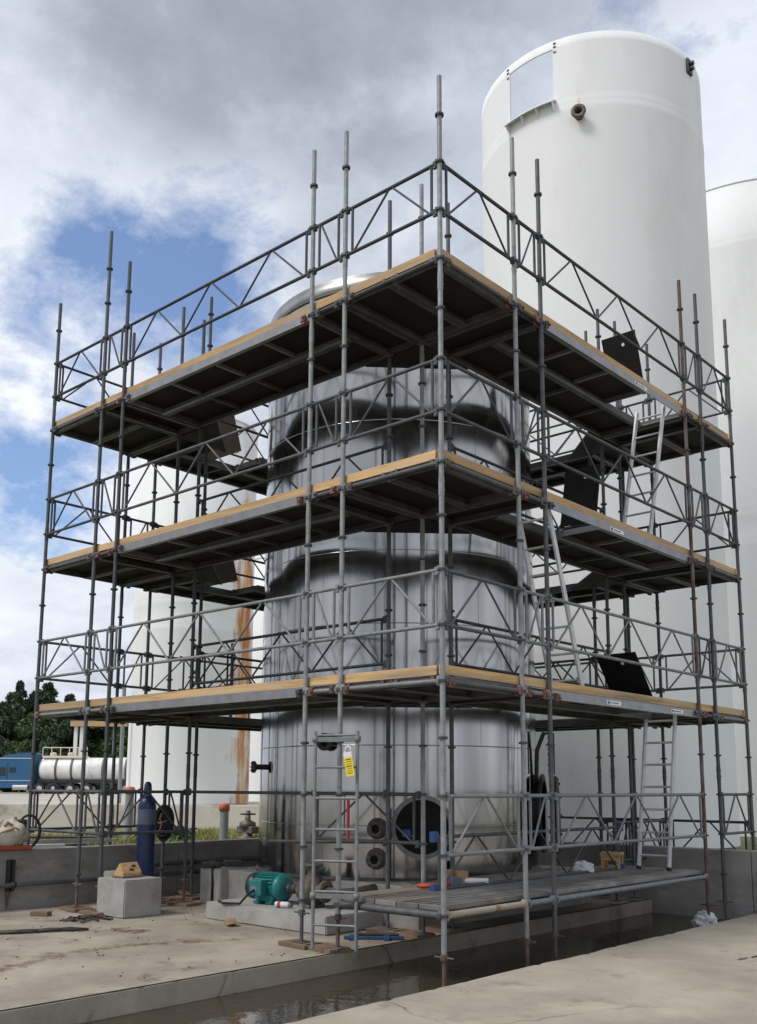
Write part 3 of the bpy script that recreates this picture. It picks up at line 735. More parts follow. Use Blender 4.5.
# toe boards
_toe = {}
def toe(p, q, z, over0=0, over1=0, h=.088):
    d = Vector((q[0]-p[0], q[1]-p[1])); L = d.length+over0+over1; d.normalize(); key = (round(L, 2), h)
    if key not in _toe:
        g = MB(); g.bbox((0, -.018, 0), (L, .018, h), .004); _toe[key] = g.mesh('toe_board', 'lumber')
    s = Vector(p)-d*over0
    return link('toe_board', _toe[key], sc, (s.x, s.y, z), (0, 0, math.atan2(d.y, d.x)))
t_in = .047
for li, z in enumerate(LV):
    zz = z+.056
    cuts = [0, 1, 2, 3, 5] if li != 1 else [0, 2, 3, 4, 5]
    for a, b in zip(cuts[:-1], cuts[1:]):
        dz = random.uniform(0, .012)
        toe((-XL[a]-(.09 if a == 0 else 0), t_in), (-XL[b], t_in), zz+dz, 0 if a == 0 else -.004, .08 if b == 5 else -.004)
        toe((-XL[a], YR[5]-t_in), (-XL[b], YR[5]-t_in), zz)
    cuts = [0, 2, 3, 5] if li != 0 else [0, 1, 2, 4, 5]
    for a, b in zip(cuts[:-1], cuts[1:]):
        dz = random.uniform(0, .012)
        toe((-t_in, YR[a]+(.03 if a == 0 else 0)), (-t_in, YR[b]), zz+dz, 0 if a == 0 else -.004, .05 if b == 5 else -.004)
        toe((-XL[5]+t_in, YR[a]+.08), (-XL[5]+t_in, YR[b]+.07), zz)
# open hatch doors on the right walkway (hinge edge, free edge)
def hatch(hinge, free, x0, x1, m='film_ply', axis='x'):
    h = Vector(hinge); f = Vector(free); d = f-h; L = d.length
    if axis == 'x': M = frame(h, d.cross(Vector((1, 0, 0))), (1, 0, 0)); 
    ydir = (M.to_3x3() @ Vector((0, 1, 0))); sg = 1 if ydir.dot(d) > 0 else -1
    a, b = sorted((0, sg*L))
    g = MB(); g.bbox((x0-h.x, a, -.008), (x1-h.x, b, .008), .003, M); o = g.build('hatch_door', m, sc)
    k = sg*L*.82
    g = MB(); g.lathe([(.022, -.0095), (.022, .0095)], 10, M @ Matrix.Translation(((x0+x1)/2-h.x+.05, k, 0))); 
    for zz in (-.0095, .0095): g.disc(.022, zz, 10, M @ Matrix.Translation(((x0+x1)/2-h.x+.05, k, 0)))
    g.build('finger_hole', 'white_paint', o)
    g = MB()
    for xx in (x0+.1, x1-.1): g.tube(M @ Vector((xx-h.x-.04, 0, .0)), M @ Vector((xx-h.x+.04, 0, 0)), .012, 8)
    g.build('hinge', 'alu', o)
    return o
hatch((0, 4.30, 6.50), (0, 4.08, 7.24), -.56, -.09)
hatch((0, 4.24, 2.50), (0, 3.77, 3.085), -.61, -.09)
hatch((0, 2.95, 4.50), (0, 3.10, 5.22), -.56, -.09)
# brown plywood doors standing open on the far left walkway
for z in (4.43, 6.43):
    hatch((0, 2.42, z+.07), (0, 2.22, z+.72), -6.75, -5.74, 'plywood_brown')
# hatch guard on the far left walkway, lowest deck
g = MB(); g.tube((0, 0, 2.45), (0, 0, 3.55), .0242, 10); g.lathe([(.024, 2.92), (.046, 2.925), (.046, 2.94), (.024, 2.945)], 12); g.lathe([(.024, 3.42), (.046, 3.425), (.046, 3.44), (.024, 3.445)], 12); g.build('standard', 'galv', sc, (-5.701, 2.33, 0))
guardrail((-5.701, 2.33), (-6.943, 2.33), 2.93, 'rusty')

# base level
z = 1.43
for p, q in ((P(4, 0), P(5, 0)), (P(3, 0), P(4, 0)), (P(3, 0), P(3, 1)), (P(5, 0), P(5, 1)), (P(5, 1), P(5, 2)), (P(3, 1), P(4, 1))): guardrail(p, q, z-.5, 'galv')
for k in (0, 1, 2): guardrail(P(0, k), P(0, k+1), z-.5, 'galv_light')  # lighter tone puts the brighter look of the near base rails into colour
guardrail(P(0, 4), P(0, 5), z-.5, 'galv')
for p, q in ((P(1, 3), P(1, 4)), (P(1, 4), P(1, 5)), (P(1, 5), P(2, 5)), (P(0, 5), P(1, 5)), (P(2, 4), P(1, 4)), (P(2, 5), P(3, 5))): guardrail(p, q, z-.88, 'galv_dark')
ledger(P(2, 1), P(3, 1), z, r=.019)
guardrail((-1.27, 1.246), (-2.9, 1.246), z-.5, 'galv')
ledger((-2.72, .35), P(2, 1), z-.5, r=.019, m='galv')
g = MB(); g.tube((-1.72, .62, .98), (-1.72, .62, 1.40), .016, 8); g.build('red_tube', 'red_paint', sc)
# low working platform along the trench
zp = .43
ledger(P(0, 0), P(1, 0), zp, r=.034, m='galv'); ledger(P(0, 0), P(0, 1), zp, r=.03, m='worn_paint'); ledger(P(0, 1), P(0, 2), zp, r=.028, m='galv_light'); ledger(P(0, 2), P(0, 3), zp, r=.028, m='galv_light')
for k in (1, 2, 3): ledger(P(0, k), P(1, k), zp)
ledger(P(1, 0), P(1, 1), zp); ledger(P(1, 1), P(1, 2), zp); ledger(P(1, 2), P(1, 3), zp)
pw = .245
for k in range(6):
    x1 = -.045-k*(pw+.012); y0 = .02 if k < 5 else 1.25; y1 = 5.22
    segs = ((y0, 1.70), (1.71, y1)) if k < 5 else ((1.3, 4.2),)
    for a, b in segs:
        g = MB(); mm = ('plank_steel', 'plank_steel', 'plank_steel', 'plank_steel', 'plank_tan', 'plank_steel')[k]
        zt = zp+.075+.004*random.random()
        g.bbox((x1-pw, a, zt-.045), (x1, b, zt), .006)
        if mm == 'plank_steel':
            for xx in (x1-pw*.28, x1-pw*.72): g.box((xx-.006, a+.03, zt), (xx+.006, b-.03, zt+.006))
        g.build('platform_plank', mm, sc)
# spare lattice with blue end fittings standing on the platform
for (p, q) in (((-.86, .92), (-.86, 4.72)),):
    o = guardrail(p, q, .52, 'galv')
    for x in (.03, 3.77):
        for zf in (0, .5):
            g = MB(); g.bbox((x-.045, -.03, zf-.05), (x+.03, .03, zf+.055), .008); g.build('end_fitting', 'blue_paint', o)

# ================================================================ LADDERS
def ladder(label, foot, top, wvec, n, m='ladder_alu', rail=.032, group='access ladders'):
    foot, top, wv = Vector(foot), Vector(top), Vector(wvec); L = (top-foot).length
    d = (top-foot).normalized(); wdir = wv.normalized(); W = wv.length
    M = Matrix.Translation(foot) @ Matrix(((wdir.x, d.cross(wdir).x*-1, d.x, 0), (wdir.y, d.cross(wdir).y*-1, d.y, 0), (wdir.z, d.cross(wdir).z*-1, d.z, 0), (0, 0, 0, 1)))
    root = thing('ladder', label, 'ladder', foot, 0, group)
    Mi = Matrix.Translation(-foot) @ M
    for x in (0, W):
        g = MB(); g.bbox((x-.013, -rail, 0), (x+.013, rail, L), .004, Mi); g.build('rail', m, root)
        g = MB(); g.bbox((x-.018, -rail-.006, -.004), (x+.018, rail+.006, .035), .004, Mi); g.build('foot', 'rubber', root)
    for k in range(n):
        zz = L*(k+.6)/n
        g = MB(); g.tube(Mi @ Vector((.013, 0, zz)), Mi @ Vector((W-.013, 0, zz)), .014, 8); g.build('rung', m, root)
    return root
ladder('aluminium ladder rising from the low platform to the lowest deck', (-.64, 4.72, .52), (-.66, 5.12, 2.47), (.40, 0, 0), 7)
ladder('aluminium ladder from the lowest to the middle deck, leaning towards the near corner', (-.50, 2.62, 2.49), (-.50, 1.98, 4.47), (.38, 0, 0), 7)
ladder('aluminium ladder from the middle to the top deck, beside the raised black hatch', (-.50, 4.30, 4.49), (-.50, 4.88, 6.47), (.38, 0, 0), 7)
# hook-on ladder at the front
fl = thing('ladder', 'grey steel hook-on ladder at the front with a yellow tag on it', 'ladder', (-1.34, -.235, .05), math.atan2(.18, .375))
for x in (0, .416):
    g = MB(); g.tube((x, 0, 0), (x, 0, 1.97), .0165, 10); g.build('rail', 'galv_light', fl)
for k in range(7):
    zz = .21+.285*k
    if k in (1, 6):
        g = MB(); g.bbox((-.03, -.012, zz-.05), (.446, .012, zz-.005), .003); g.tube((0, 0, zz+.012), (.416, 0, zz+.012), .012, 8)
        for x in (0, .416): g.lathe([(.017, zz-.055), (.03, zz-.05), (.03, zz+.0), (.017, zz+.005)], 10, Matrix.Translation((x, 0, 0)))
    else:
        g = MB(); g.tube((0, 0, zz), (.416, 0, zz), .0125, 8)
    g.build('rung', 'galv_light', fl)
for x in (.06, .35):
    g = MB(); g.path([(x, 0, 1.88), (x, .1, 1.90), (x, .18, 1.93), (x, .2, 1.88)], .011, 6); g.build('hook', 'galv', fl)
tg = thing('safety_tag', 'yellow safety tag hanging from the top of the front ladder', 'tag', (-1.02, -.115, 1.79), math.atan2(.18, .375))
Mt = Matrix.Rotation(R(-9), 4, 'Y') @ Matrix.Diagonal((1.0, 1, 1.0, 1))
g = MB(); g.bbox((-.04, -.03, -.19), (.04, -.026, .03), .0015, Mt); g.build('card', 'yellow_tag', tg)
g = MB(); g.bbox((-.04, -.0305, -.015), (.04, -.0255, .032), .0015, Mt); g.build('header', 'white_paint', tg)
g = MB()
for k, (w_, h_) in enumerate(((.055, .008), (.06, .004), (.05, .004), (.06, .008), (.045, .004), (.055, .004), (.05, .006))):
    zz = -.035-.021*k; g.box((-w_/2, -.0318, zz-h_/2), (w_/2, -.0308, zz+h_/2), Mt)
g.build('print', 'print_black', tg)
g = MB(); g.path([(.028*math.cos(a), -.02, .045+.042*math.sin(a)) for a in [PI*k/8 for k in range(9)]] , .008, 6); g.tube((-.028, -.02, .045), (-.028, -.02, .02), .008, 6); g.tube((.028, -.02, .045), (.028, -.02, .02), .008, 6); g.build('hanger', 'white_paint', tg)

# ================================================================ SOLE BOARDS
k = 0
SB = {(2, 0): 'timber sole board under the post left of the front ladder', (1, 0): 'timber sole board under the post behind the front ladder',
      (4, 0): 'dark sole board under the post beside the pit wall', (3, 0): 'sole board under the post hidden by the concrete cube',
      (2, 1): 'sole board under the inner post left of the low platform', (1, 1): 'sole board under the inner post below the low platform edge',
      (1, 2): 'sole board under the platform beside the trench lip', (4, 1): 'sole board of the post carrying the black hose coil', (3, 1): 'sole board under the left inner post nearest the pump', (4, 2): 'sole board under the left inner post nearest the pit wall'}
for (i, j), lab in SB.items():
    x, y = P(i, j); rz = random.uniform(-.2, .2)
    o = MB().bbox((-.20, -.125, 0), (.20, .125, .039), .004).build('sole_board', 'old_lumber', None, (x, y, .0015), (0, 0, rz))
    if (i, j) in ((1, 1), (1, 0), (1, 2)): o.location.x = x-.13
    tag(o, lab, 'board', 'sole boards under the posts')

# ================================================================ PAD OBJECTS
def block(name, lo, hi, label, cat='block', b=.012, m='concrete_block', rz=0, group=None):
    c = ((lo[0]+hi[0])/2, (lo[1]+hi[1])/2); hx, hy = (hi[0]-lo[0])/2, (hi[1]-lo[1])/2
    bm = bmesh.new(); bmesh.ops.create_cube(bm, size=1)
    for v in bm.verts: v.co = Vector((v.co.x*2*hx, v.co.y*2*hy, (v.co.z+.5)*(hi[2]-lo[2])))
    bmesh.ops.bevel(bm, geom=bm.edges[:], offset=b, segments=2, affect='EDGES')
    bmesh.ops.subdivide_edges(bm, edges=[e for e in bm.edges if e.calc_length() > .2], cuts=5, use_grid_fill=True)
    for v in bm.verts:
        if v.co.z > .01: v.co += Vector((noise.noise(v.co*6+Vector((lo[0], 0, 0))), noise.noise(v.co*6+Vector((5, lo[0], 0))), noise.noise(v.co*6+Vector((9, 0, lo[1]))))) * .0055
    me = bpy.data.meshes.new(name); bm.to_mesh(me); bm.free(); me.materials.append(MATS[m])
    return tag(link(name, me, None, (c[0], c[1], lo[2]), (0, 0, rz)), label, cat, group)
block('concrete_block', (-5.17, -.06, .002), (-4.60, .46, .43), 'pale concrete cube in front of the blue gas cylinder')
block('concrete_block', (-6.0, .55, .002), (-5.62, .95, .42), 'concrete block half hidden behind the pale cube')
block('concrete_block', (-5.22, 1.50, .002), (-4.80, 1.98, .45), 'concrete block with burnt tool on top, left of the pump')
block('equipment_slab', (-3.98, .62, .002), (-2.02, 1.50, .19), 'low concrete slab carrying the teal pump motor', 'slab')
# pump set
pm = thing('pump', 'teal electric motor coupled to a grey centrifugal pump on a concrete slab', 'pump', (-3.62, 1.02, .192), R(4))
Mx = Matrix.Translation((0, 0, .18)) @ Matrix.Rotation(R(90), 4, 'Y')
g = MB(); g.lathe([(.01, .0), (.125, .0), (.15, .02), (.15, .13), (.142, .13)], 28, Mx); g.build('fan_cowl', 'black_paint', pm)
g = MB(); g.lathe([(.142, .12), (.142, .44), (.15, .44), (.155, .46), (.155, .50), (.10, .53), (.05, .55), (.01, .55)], 28, Mx)
for k in range(26):
    a = 2*PI*k/26
    if -2.3 < (a-PI*0.5+PI) % (2*PI)-PI < 2.9:
        Mf = Mx @ Matrix.Rotation(a, 4, 'Z'); g.box((.138, -.004, .135), (.162, .004, .43), Mf)
mo = g.build('motor', 'teal', pm)
g = MB(); g.bbox((.17, -.24, .10), (.36, -.13, .27), .012); g.build('terminal_box', 'teal', mo)
g = MB(); g.bbox((.15, -.14, 0), (.24, .14, .035), .006); g.bbox((.34, -.14, 0), (.43, .14, .035), .006); g.box((.16, -.11, .03), (.42, -.08, .12)); g.box((.16, .08, .03), (.42, .11, .12)); g.build('motor_feet', 'teal', mo)
g = MB(); g.lathe([(.022, .54), (.022, .66), (.055, .62), (.055, .70), (.03, .70), (.03, .76)], 16, Mx); g.lathe([(.06, .575), (.06, .615)], 16, Mx); g.build('coupling', 'dark_iron', pm)
g = MB(); g.lathe([(.03, .74), (.10, .76), (.11, .84), (.17, .86), (.18, .90), (.18, .97), (.16, 1.0), (.08, 1.02), (.08, 1.10), (.12, 1.10), (.12, 1.13), (.06, 1.13)], 28, Mx); vo = g.build('volute', 'iron_brown', pm)
g = MB(); g.tube((.93, .0, .3), (.93, .0, .46), .06, 16); g.lathe([(.06, .44), (.11, .44), (.11, .47), (.05, .47)], 20, Matrix.Translation((.93, 0, 0))); g.bbox((.84, -.13, 0), (1.0, .13, .04), .006); g.box((.86, -.08, .03), (.98, .08, .1)); g.build('outlet', 'iron_brown', vo)
g = MB(); g.bbox((.78, -.06, .14), (.84, .06, .26), .01); g.build('bearing_frame', 'cast_grey', vo)
g = MB(); g.path([(.26, -.24, .16), (.26, -.34, .12), (.20, -.40, .02), (-.05, -.42, .012), (-.25, -.30, .012)], .014, 6); g.build('power_cable', 'rubber', mo)
g = MB(); g.box((.21, -.243, .15), (.30, -.2405, .20)); g.build('rating_plate', 'galv_light', mo)
g = MB(); g.path([(1.12, 0, .18), (1.30, 0, .18), (1.38, .06, .18), (1.40, .20, .18), (1.40, .5, .2)], .05, 12); g.build('suction_pipe', 'iron_brown', vo)
# spray can lying on the pump base
Mcn = frame((0, 0, .033), (1, .35, 0))
cn = thing('spray_can', 'white spray can lying beside the pump', 'spray can', (-2.98, .80, .192), 0)
g = MB(); g.lathe([(.005, 0), (.032, 0), (.033, .01), (.033, .15), (.024, .165), (.016, .17)], 16, Mcn); g.build('can', 'plastic_white', cn)
g = MB(); g.lathe([(.0335, .03), (.0335, .07)], 16, Mcn); g.build('print_band', 'orange_cloth', cn)
g = MB(); g.lathe([(.016, .168), (.024, .17), (.024, .20), (.005, .202)], 16, Mcn); g.build('cap', 'cast_grey', cn)
def rock(name, loc, size, m, label, cat, rz=0, seed=0, group=None, kind=None, tilt=0):
    bm = bmesh.new(); bmesh.ops.create_icosphere(bm, subdivisions=2, radius=1)
    for v in bm.verts:
        q = v.co.copy(); mx = max(abs(q.x), abs(q.y), abs(q.z)); q = q.lerp(q/mx, .6)
        q *= 1+.18*noise.noise(v.co*1.6+Vector((seed*3.1, seed, 0))); v.co = Vector((q.x*size[0], q.y*size[1], (q.z+.85)*size[2]))
    me = bpy.data.meshes.new(name); bm.to_mesh(me); bm.free(); me.materials.append(MATS[m])
    o = link(name, me, None, loc, (0, tilt, rz)); return tag(o, label, cat, group, kind)
g = MB(); g.bbox((-.11, -.05, 0), (.03, .05, .075), .006); g.add([(.028, -.05, .003), (.028, .05, .003), (.028, .05, .074), (.028, -.05, .074), (.10, -.035, .003), (.085, .045, .003), (.06, .045, .06), (.07, -.04, .05)], [(0, 1, 5, 4), (4, 5, 6, 7), (3, 7, 6, 2), (0, 4, 7, 3), (1, 2, 6, 5)])
tag(g.build('brick_chunk', 'brick', None, (-3.30, .44, .006), (R(4), R(-14), R(-25))), 'broken brown brick in front of the pump slab', 'brick')
# burnt tool on the block
tl = thing('burnt_tool', 'charred brown tool lying on the concrete block near the tank', 'tool', (-5.02, 1.70, .456), R(60))
g = MB(); g.bbox((-.26, -.05, 0), (-.02, .05, .07), .015); g.bbox((.02, -.06, .01), (.26, .05, .09), .02); g.build('body', 'dark_iron', tl)
g = MB(); g.bbox((-.17, -.055, .02), (-.09, .02, .085), .01); g.tube((-.02, 0, .04), (.05, 0, .05), .025, 8); g.build('handle', 'rusty', tl)
g = MB(); g.path([(-.14, -.09, .03), (-.15, -.15, .0), (-.15, -.175, -.2), (-.15, -.178, -.4)], .016, 6); g.build('strap', 'rubber', tl)
# gas cylinder
gc = thing('gas_cylinder', 'dark blue gas cylinder with a grey shoulder band standing behind the pale cube', 'gas cylinder', (-5.40, .76, .002))
g = MB(); g.lathe([(.10, 0), (.113, .01), (.115, .03), (.115, 1.02)], 28); g.build('body', 'bottle_blue', gc)
g = MB(); g.lathe([(.1155, 1.02), (.1155, 1.21)], 28); g.build('band', 'bottle_grey', gc)
g = MB(); g.lathe([(.115, 1.21), (.114, 1.26), (.10, 1.32), (.07, 1.36), (.045, 1.375)], 28); g.build('shoulder', 'bottle_blue', gc)
g = MB(); g.lathe([(.045, 1.365), (.047, 1.385), (.047, 1.395)], 24); g.build('neck_ring', 'cast_grey', gc)
g = MB(); g.lathe([(.043, 1.39), (.05, 1.40), (.052, 1.46), (.046, 1.52), (.03, 1.55), (.003, 1.556)], 24); g.build('valve_cap', 'bottle_blue', gc)
# little house shaped piece of wood on the cube
bh = thing('wood_offcut', 'small house-shaped piece of cut timber on top of the pale cube', 'wood', (-4.93, .20, .436), R(92))
g = MB(); Wd = .10
g.add([(-.13, -.09, 0), (.13, -.09, 0), (.13, .09, 0), (-.13, .09, 0), (-.13, -.09, .05), (.13, -.09, .05), (.13, .09, .05), (-.13, .09, .05), (-.125, 0, .165), (.12, 0, .17)],
      [(0, 3, 2, 1), (0, 1, 5, 4), (2, 3, 7, 6), (4, 5, 9, 8), (6, 7, 8, 9), (1, 2, 6, 9, 5), (3, 0, 4, 8, 7)]); g.build('block', 'bare_wood', bh)
g = MB(); g.bbox((-.15, -.11, 0), (.15, .11, .018), .004); g.build('base', 'old_lumber', bh)
g = MB(); g.bbox((-.03, -.072, .075), (.03, -.04, .10), .006); g.bbox((.02, -.045, .115), (.07, -.02, .14), .006); g.build('burnt_notch', 'dark_iron', bh)
# hose coil on the inner post
hc = thing('hose_coil', 'black hose coil tied with orange cord, hung on a scaffold post', 'hose', (-5.58, 1.16, 1.03), 0)
for k in range(9):
    g = MB(); rr = .20-.018*k; off = .02*math.sin(k*2.4)
    d1 = Vector((.62, .42, 0)).normalized(); nrm = Vector((-d1.y, d1.x, 0))
    pts = []
    for q in range(28):
        a = 2*PI*q/28; wob = .008*math.sin(3*a+k); pts.append(d1*((rr+wob)*.62*math.cos(a))*1.0 + Vector((0, 0, (rr+wob)*1.12*math.sin(a))) + nrm*off)
    g.path(pts, .017, 6, closed=True); g.build('loop', 'rubber', hc)
g = MB(); g.path([(.04, -.07, .12), (.02, -.08, .05), (.05, -.07, -.02), (.0, -.08, -.15)], .009, 6); g.path([(-.06, -.06, .0), (.03, -.085, -.01), (.10, -.03, .03)], .007, 6); g.build('cord', 'cardboard', hc)
# pipes along the left pit wall
def pipe_run(label, x, z, y0, y1, r, cl):
    root = thing('wall_pipe', label, 'pipe', (x, y0, z))
    g = MB(); g.tube((0, 0, 0), (0, y1-y0, 0), r, 12); g.build('pipe', 'galv', root)
    for y in cl:
        g = MB(); g.lathe([(r+.002, -.03), (r+.012, -.03), (r+.012, .03), (r+.002, .03)], 12, frame((0, y-y0, 0), (0, 1, 0))); g.box((-.12, y-y0-.015, -.02), (0, y-y0+.015, .02)); g.build('clamp', 'dark_iron', root)
pipe_run('grey pipe clamped along the pit wall, running out of frame at left', -6.24, .30, -8, 5.9, .026, (-4, -1.9, -.55, .8, 2.2, 3.6, 5))
pipe_run('upper grey pipe on the pit wall behind the hose coil', -6.27, .44, 1.4, 6.0, .03, (2.2, 3.6, 5))
br = thing('wall_bracket', 'dark upright channel bracket fixed to the pit wall at left', 'bracket', (-6.345, -.55, 0))
g = MB(); g.bbox((0, -.05, .22), (.045, -.01, .60), .004); g.bbox((0, .01, .22), (.045, .05, .60), .004); g.build('channel', 'black_paint', br)
g = MB(); g.add([(.0, -.04, .22), (.045, -.04, .22), (.045, .0, .22), (0, .0, .22), (.02, -.03, .02), (.03, -.03, .02), (.03, -.015, .02), (.02, -.015, .02)], [(0, 1, 5, 4), (1, 2, 6, 5), (2, 3, 7, 6), (3, 0, 4, 7), (4, 5, 6, 7)]); g.build('stake', 'rusty', br)
# canvas bag + hose loop on the wall top
bag = thing('canvas_bag', 'off white canvas bag with orange base on the pit wall', 'bag', (-6.46, -.62, .713), R(90))
bm = bmesh.new(); bmesh.ops.create_uvsphere(bm, u_segments=24, v_segments=16, radius=1)
for v in bm.verts:
    q = v.co.copy(); zz = max(q.z, -.75); wd = 1-.45*max(0, zz)
    v.co = Vector((q.x*.34*wd+.13*max(0, zz), q.y*.16*wd, (zz+.75)*.20)) + Vector((noise.noise(q*2.5), noise.noise(q*2.5+Vector((4, 0, 0))), noise.noise(q*2.5+Vector((0, 7, 0)))))*.055*(1 if zz > -.7 else .2)
me = bpy.data.meshes.new('sack'); bm.to_mesh(me); bm.free(); me.materials.append(MATS['canvas'])
for p in me.polygons: p.use_smooth = True
link('sack', me, bag, (0, 0, .03))
g = MB(); g.bbox((-.36, -.15, 0), (.34, .15, .055), .02); g.build('base', 'orange_cloth', bag)
g = MB(); g.path([(-.22, -.15, .10), (-.10, -.165, .22), (.1, -.14, .27), (.24, -.10, .20)], .012, 6); g.path([(-.02, -.08, .29), (.03, -.06, .34), (.09, -.07, .30)], .014, 6); g.build('handle', 'cardboard', bag)
lp = thing('hose_loop', 'black hose loop leaning on the post beside the canvas bag', 'hose', (-6.46, -.27, .93))
for k in range(3):
    g = MB(); d1 = Vector((.45, .9, 0)).normalized(); nrm = Vector((.9, -.45, 0)).normalized(); pts = []
    for q in range(28):
        a = 2*PI*q/28; pts.append(d1*(.135+.006*math.sin(2*a+k))*math.cos(a)+Vector((0, 0, .20*math.sin(a)))+nrm*(k-1)*.022)
    g.path(pts, .017, 6, closed=True); g.build('loop', 'rubber', lp)
g = MB(); g.bbox((-.03, -.14, .03), (.04, -.04, .15), .02); g.build('coupling', 'dark_iron', lp)
# things on the platform
rc = thing('bolt_cutter', 'red handled cutter lying on the low platform', 'tool', (-1.12, 1.02, .512), R(62))
g = MB(); g.path([(0, .03, .02), (.18, .05, .025), (.36, .015, .03)], .018, 8); g.path([(0, -.03, .02), (.18, -.04, .025), (.36, -.01, .03)], .018, 8); g.build('handles', 'orange_red', rc)
g = MB(); g.bbox((.34, -.05, .0), (.46, .05, .10), .015); g.build('jaws', 'bottle_grey', rc)
for (x, y, s, rz, lab) in ((-1.18, 1.58, .12, .3, 'left of two small cardboard boxes on the low platform'), (-1.08, 1.66, .11, -.1, 'right of two small cardboard boxes on the low platform')):
    o = thing('cardboard_box', lab, 'box', (x, y, .513), rz, 'cardboard boxes on the platform')
    g = MB(); g.bbox((-s/2, -s/2, 0), (s/2, s/2, s*1.2), .004); g.build('carton', 'cardboard', o)
    g = MB(); g.box((-s/2+.006, -.012, s*1.2), (s/2-.006, .012, s*1.2+.001)); g.build('tape', 'bare_wood', o)
o = thing('paper_roll', 'white roll lying on the low platform by the boxes', 'roll', (-.98, 1.72, .545), R(20))
g = MB(); g.lathe([(.015, -.17), (.03, -.17), (.03, .17), (.015, .17)], 14, frame((0, 0, 0), (1, .3, 0))); g.build('sheet', 'white_paint', o)
bx = thing('wooden_box', 'small wooden stool-like box at the foot of the platform ladder', 'box', (-.95, 4.62, .512), R(10))
g = MB(); g.bbox((-.13, -.09, .16), (.13, .09, .20), .005); g.bbox((-.12, -.08, .10), (.12, -.065, .16), .003); g.bbox((-.12, .065, .10), (.12, .08, .16), .003); g.build('top', 'bare_wood', bx)
for x in (-.1, .1):
    for y in (-.06, .06): g = MB(); g.bbox((x-.02, y-.015, 0), (x+.02, y+.015, .16), .003); g.build('leg', 'bare_wood', bx)
def bagmesh(name, loc, size, m, label, cat, seed):
    bm = bmesh.new(); bmesh.ops.create_icosphere(bm, subdivisions=4, radius=1)
    for v in bm.verts:
        q = v.co.copy(); k = 1+.35*noise.noise(q*2+Vector((seed, 0, 0)))+.15*noise.noise(q*5+Vector((0, seed, 0))); q *= k
        v.co = Vector((q.x*size[0], q.y*size[1], max(0, q.z+.3)*size[2]))
    me = bpy.data.meshes.new(name); bm.to_mesh(me); bm.free(); me.materials.append(MATS[m])
    return tag(link(name, me, None, loc), label, cat)
bagmesh('plastic_bag', (-.95, 3.92, .513), (.13, .10, .09), 'plastic_white', 'crumpled pale plastic bag on the low platform', 'bag', 2)
bagmesh('plastic_bag', (-.06, 5.28, -.17), (.15, .13, .13), 'plastic_white', 'crumpled white plastic bag floating in the trench by the rusty post', 'bag', 5)
# blue tool under the platform
bl = thing('pipe_vice', 'blue painted clamp lying on the pad below the platform edge', 'tool', (-1.52, .80, .003), R(40))
g = MB(); g.bbox((-.3, -.03, 0), (.3, .03, .03), .006); g.bbox((-.25, -.1, .0), (-.19, .1, .035), .006); g.bbox((.1, -.09, .0), (.16, .1, .035), .006); g.build('frame', 'blue_paint', bl)
g = MB(); g.tube((-.2, .06, .04), (.25, .05, .04), .016, 8); g.build('rod', 'dark_iron', bl)
# debris on the pad
rag = MB(); random.seed(5)
for k in range(16):
    x = random.uniform(-.3, .3); y = .05*math.sin(x*6)+random.uniform(-.04, .04)
    rag.path([(x-.2, y-.02, .012), (x, y+random.uniform(-.03, .03), .022), (x+.2, y+random.uniform(-.04, .04), .012)], .014, 6)
tag(rag.build('burnt_rag', 'dark_iron', None, (-4.35, -1.22, .002), (0, 0, R(55))), 'long strip of dark rag lying on the left of the pad', 'rag')
o = MB().bbox((-.11, -.055, 0), (.11, .055, .05), .006).build('wood_block', 'old_lumber', None, (-5.55, -.55, .002), (0, 0, R(30))); tag(o, 'short timber block on the pad left of the pale cube', 'wood')
tw = MB()
for k in range(22):
    a = random.uniform(0, PI); x, y = random.gauss(0, .10), random.gauss(0, .10); l = random.uniform(.08, .2)
    tw.path([(x-l*math.cos(a), y-l*math.sin(a), .008), (x, y, .02+.03*random.random()), (x+l*math.cos(a), y+l*math.sin(a), .008)], .008, 5)
tag(tw.build('wire_scrap', 'dark_iron', None, (-4.9, -.36, .002)), 'tangle of dark wire scrap in front of the pale cube', 'scrap')
for (x, y, rz, lx, lab) in ((-6.05, 1.25, .3, .42, 'dark scrap board below the hose coil'), (-5.85, 1.75, -.4, .35, 'dark scrap board beside the left inner posts'), (-5.45, 1.32, .9, .2, 'short scrap of timber left of the split block')):
    o = MB().bbox((-lx/2, -.06, 0), (lx/2, .06, .03), .005).build('scrap_board', 'old_lumber', None, (x, y, .045), (0, .06, rz)); tag(o, lab, 'board', 'scrap boards by the left posts')
crumb = MB(); random.seed(11)
for k in range(260):
    if random.random() < .6: x, y = random.uniform(-6.2, -1.3), random.uniform(-3, 1.4)
    else: x, y = random.gauss(-5.4, .5), random.gauss(1.2, .6)
    s = random.uniform(.002, .009); M = Matrix.Translation((x, y, .004)) @ Matrix.Rotation(random.uniform(0, 6), 4, 'Z')
    crumb.box((-s, -s*.7, 0), (s, s*.7, s*.7), M)
for k in range(160):
    x, y = random.uniform(.5, 6), random.uniform(-4, 5.8); s = random.uniform(.0015, .004); M = Matrix.Translation((x, y, .003)) @ Matrix.Rotation(random.uniform(0, 6), 4, 'Z')
    crumb.box((-s, -s*.7, 0), (s, s*.7, s*.7), M)
tag(crumb.build('grit', 'dark_iron'), 'scattered grit and crumbs on the concrete', 'grit', kind='stuff')
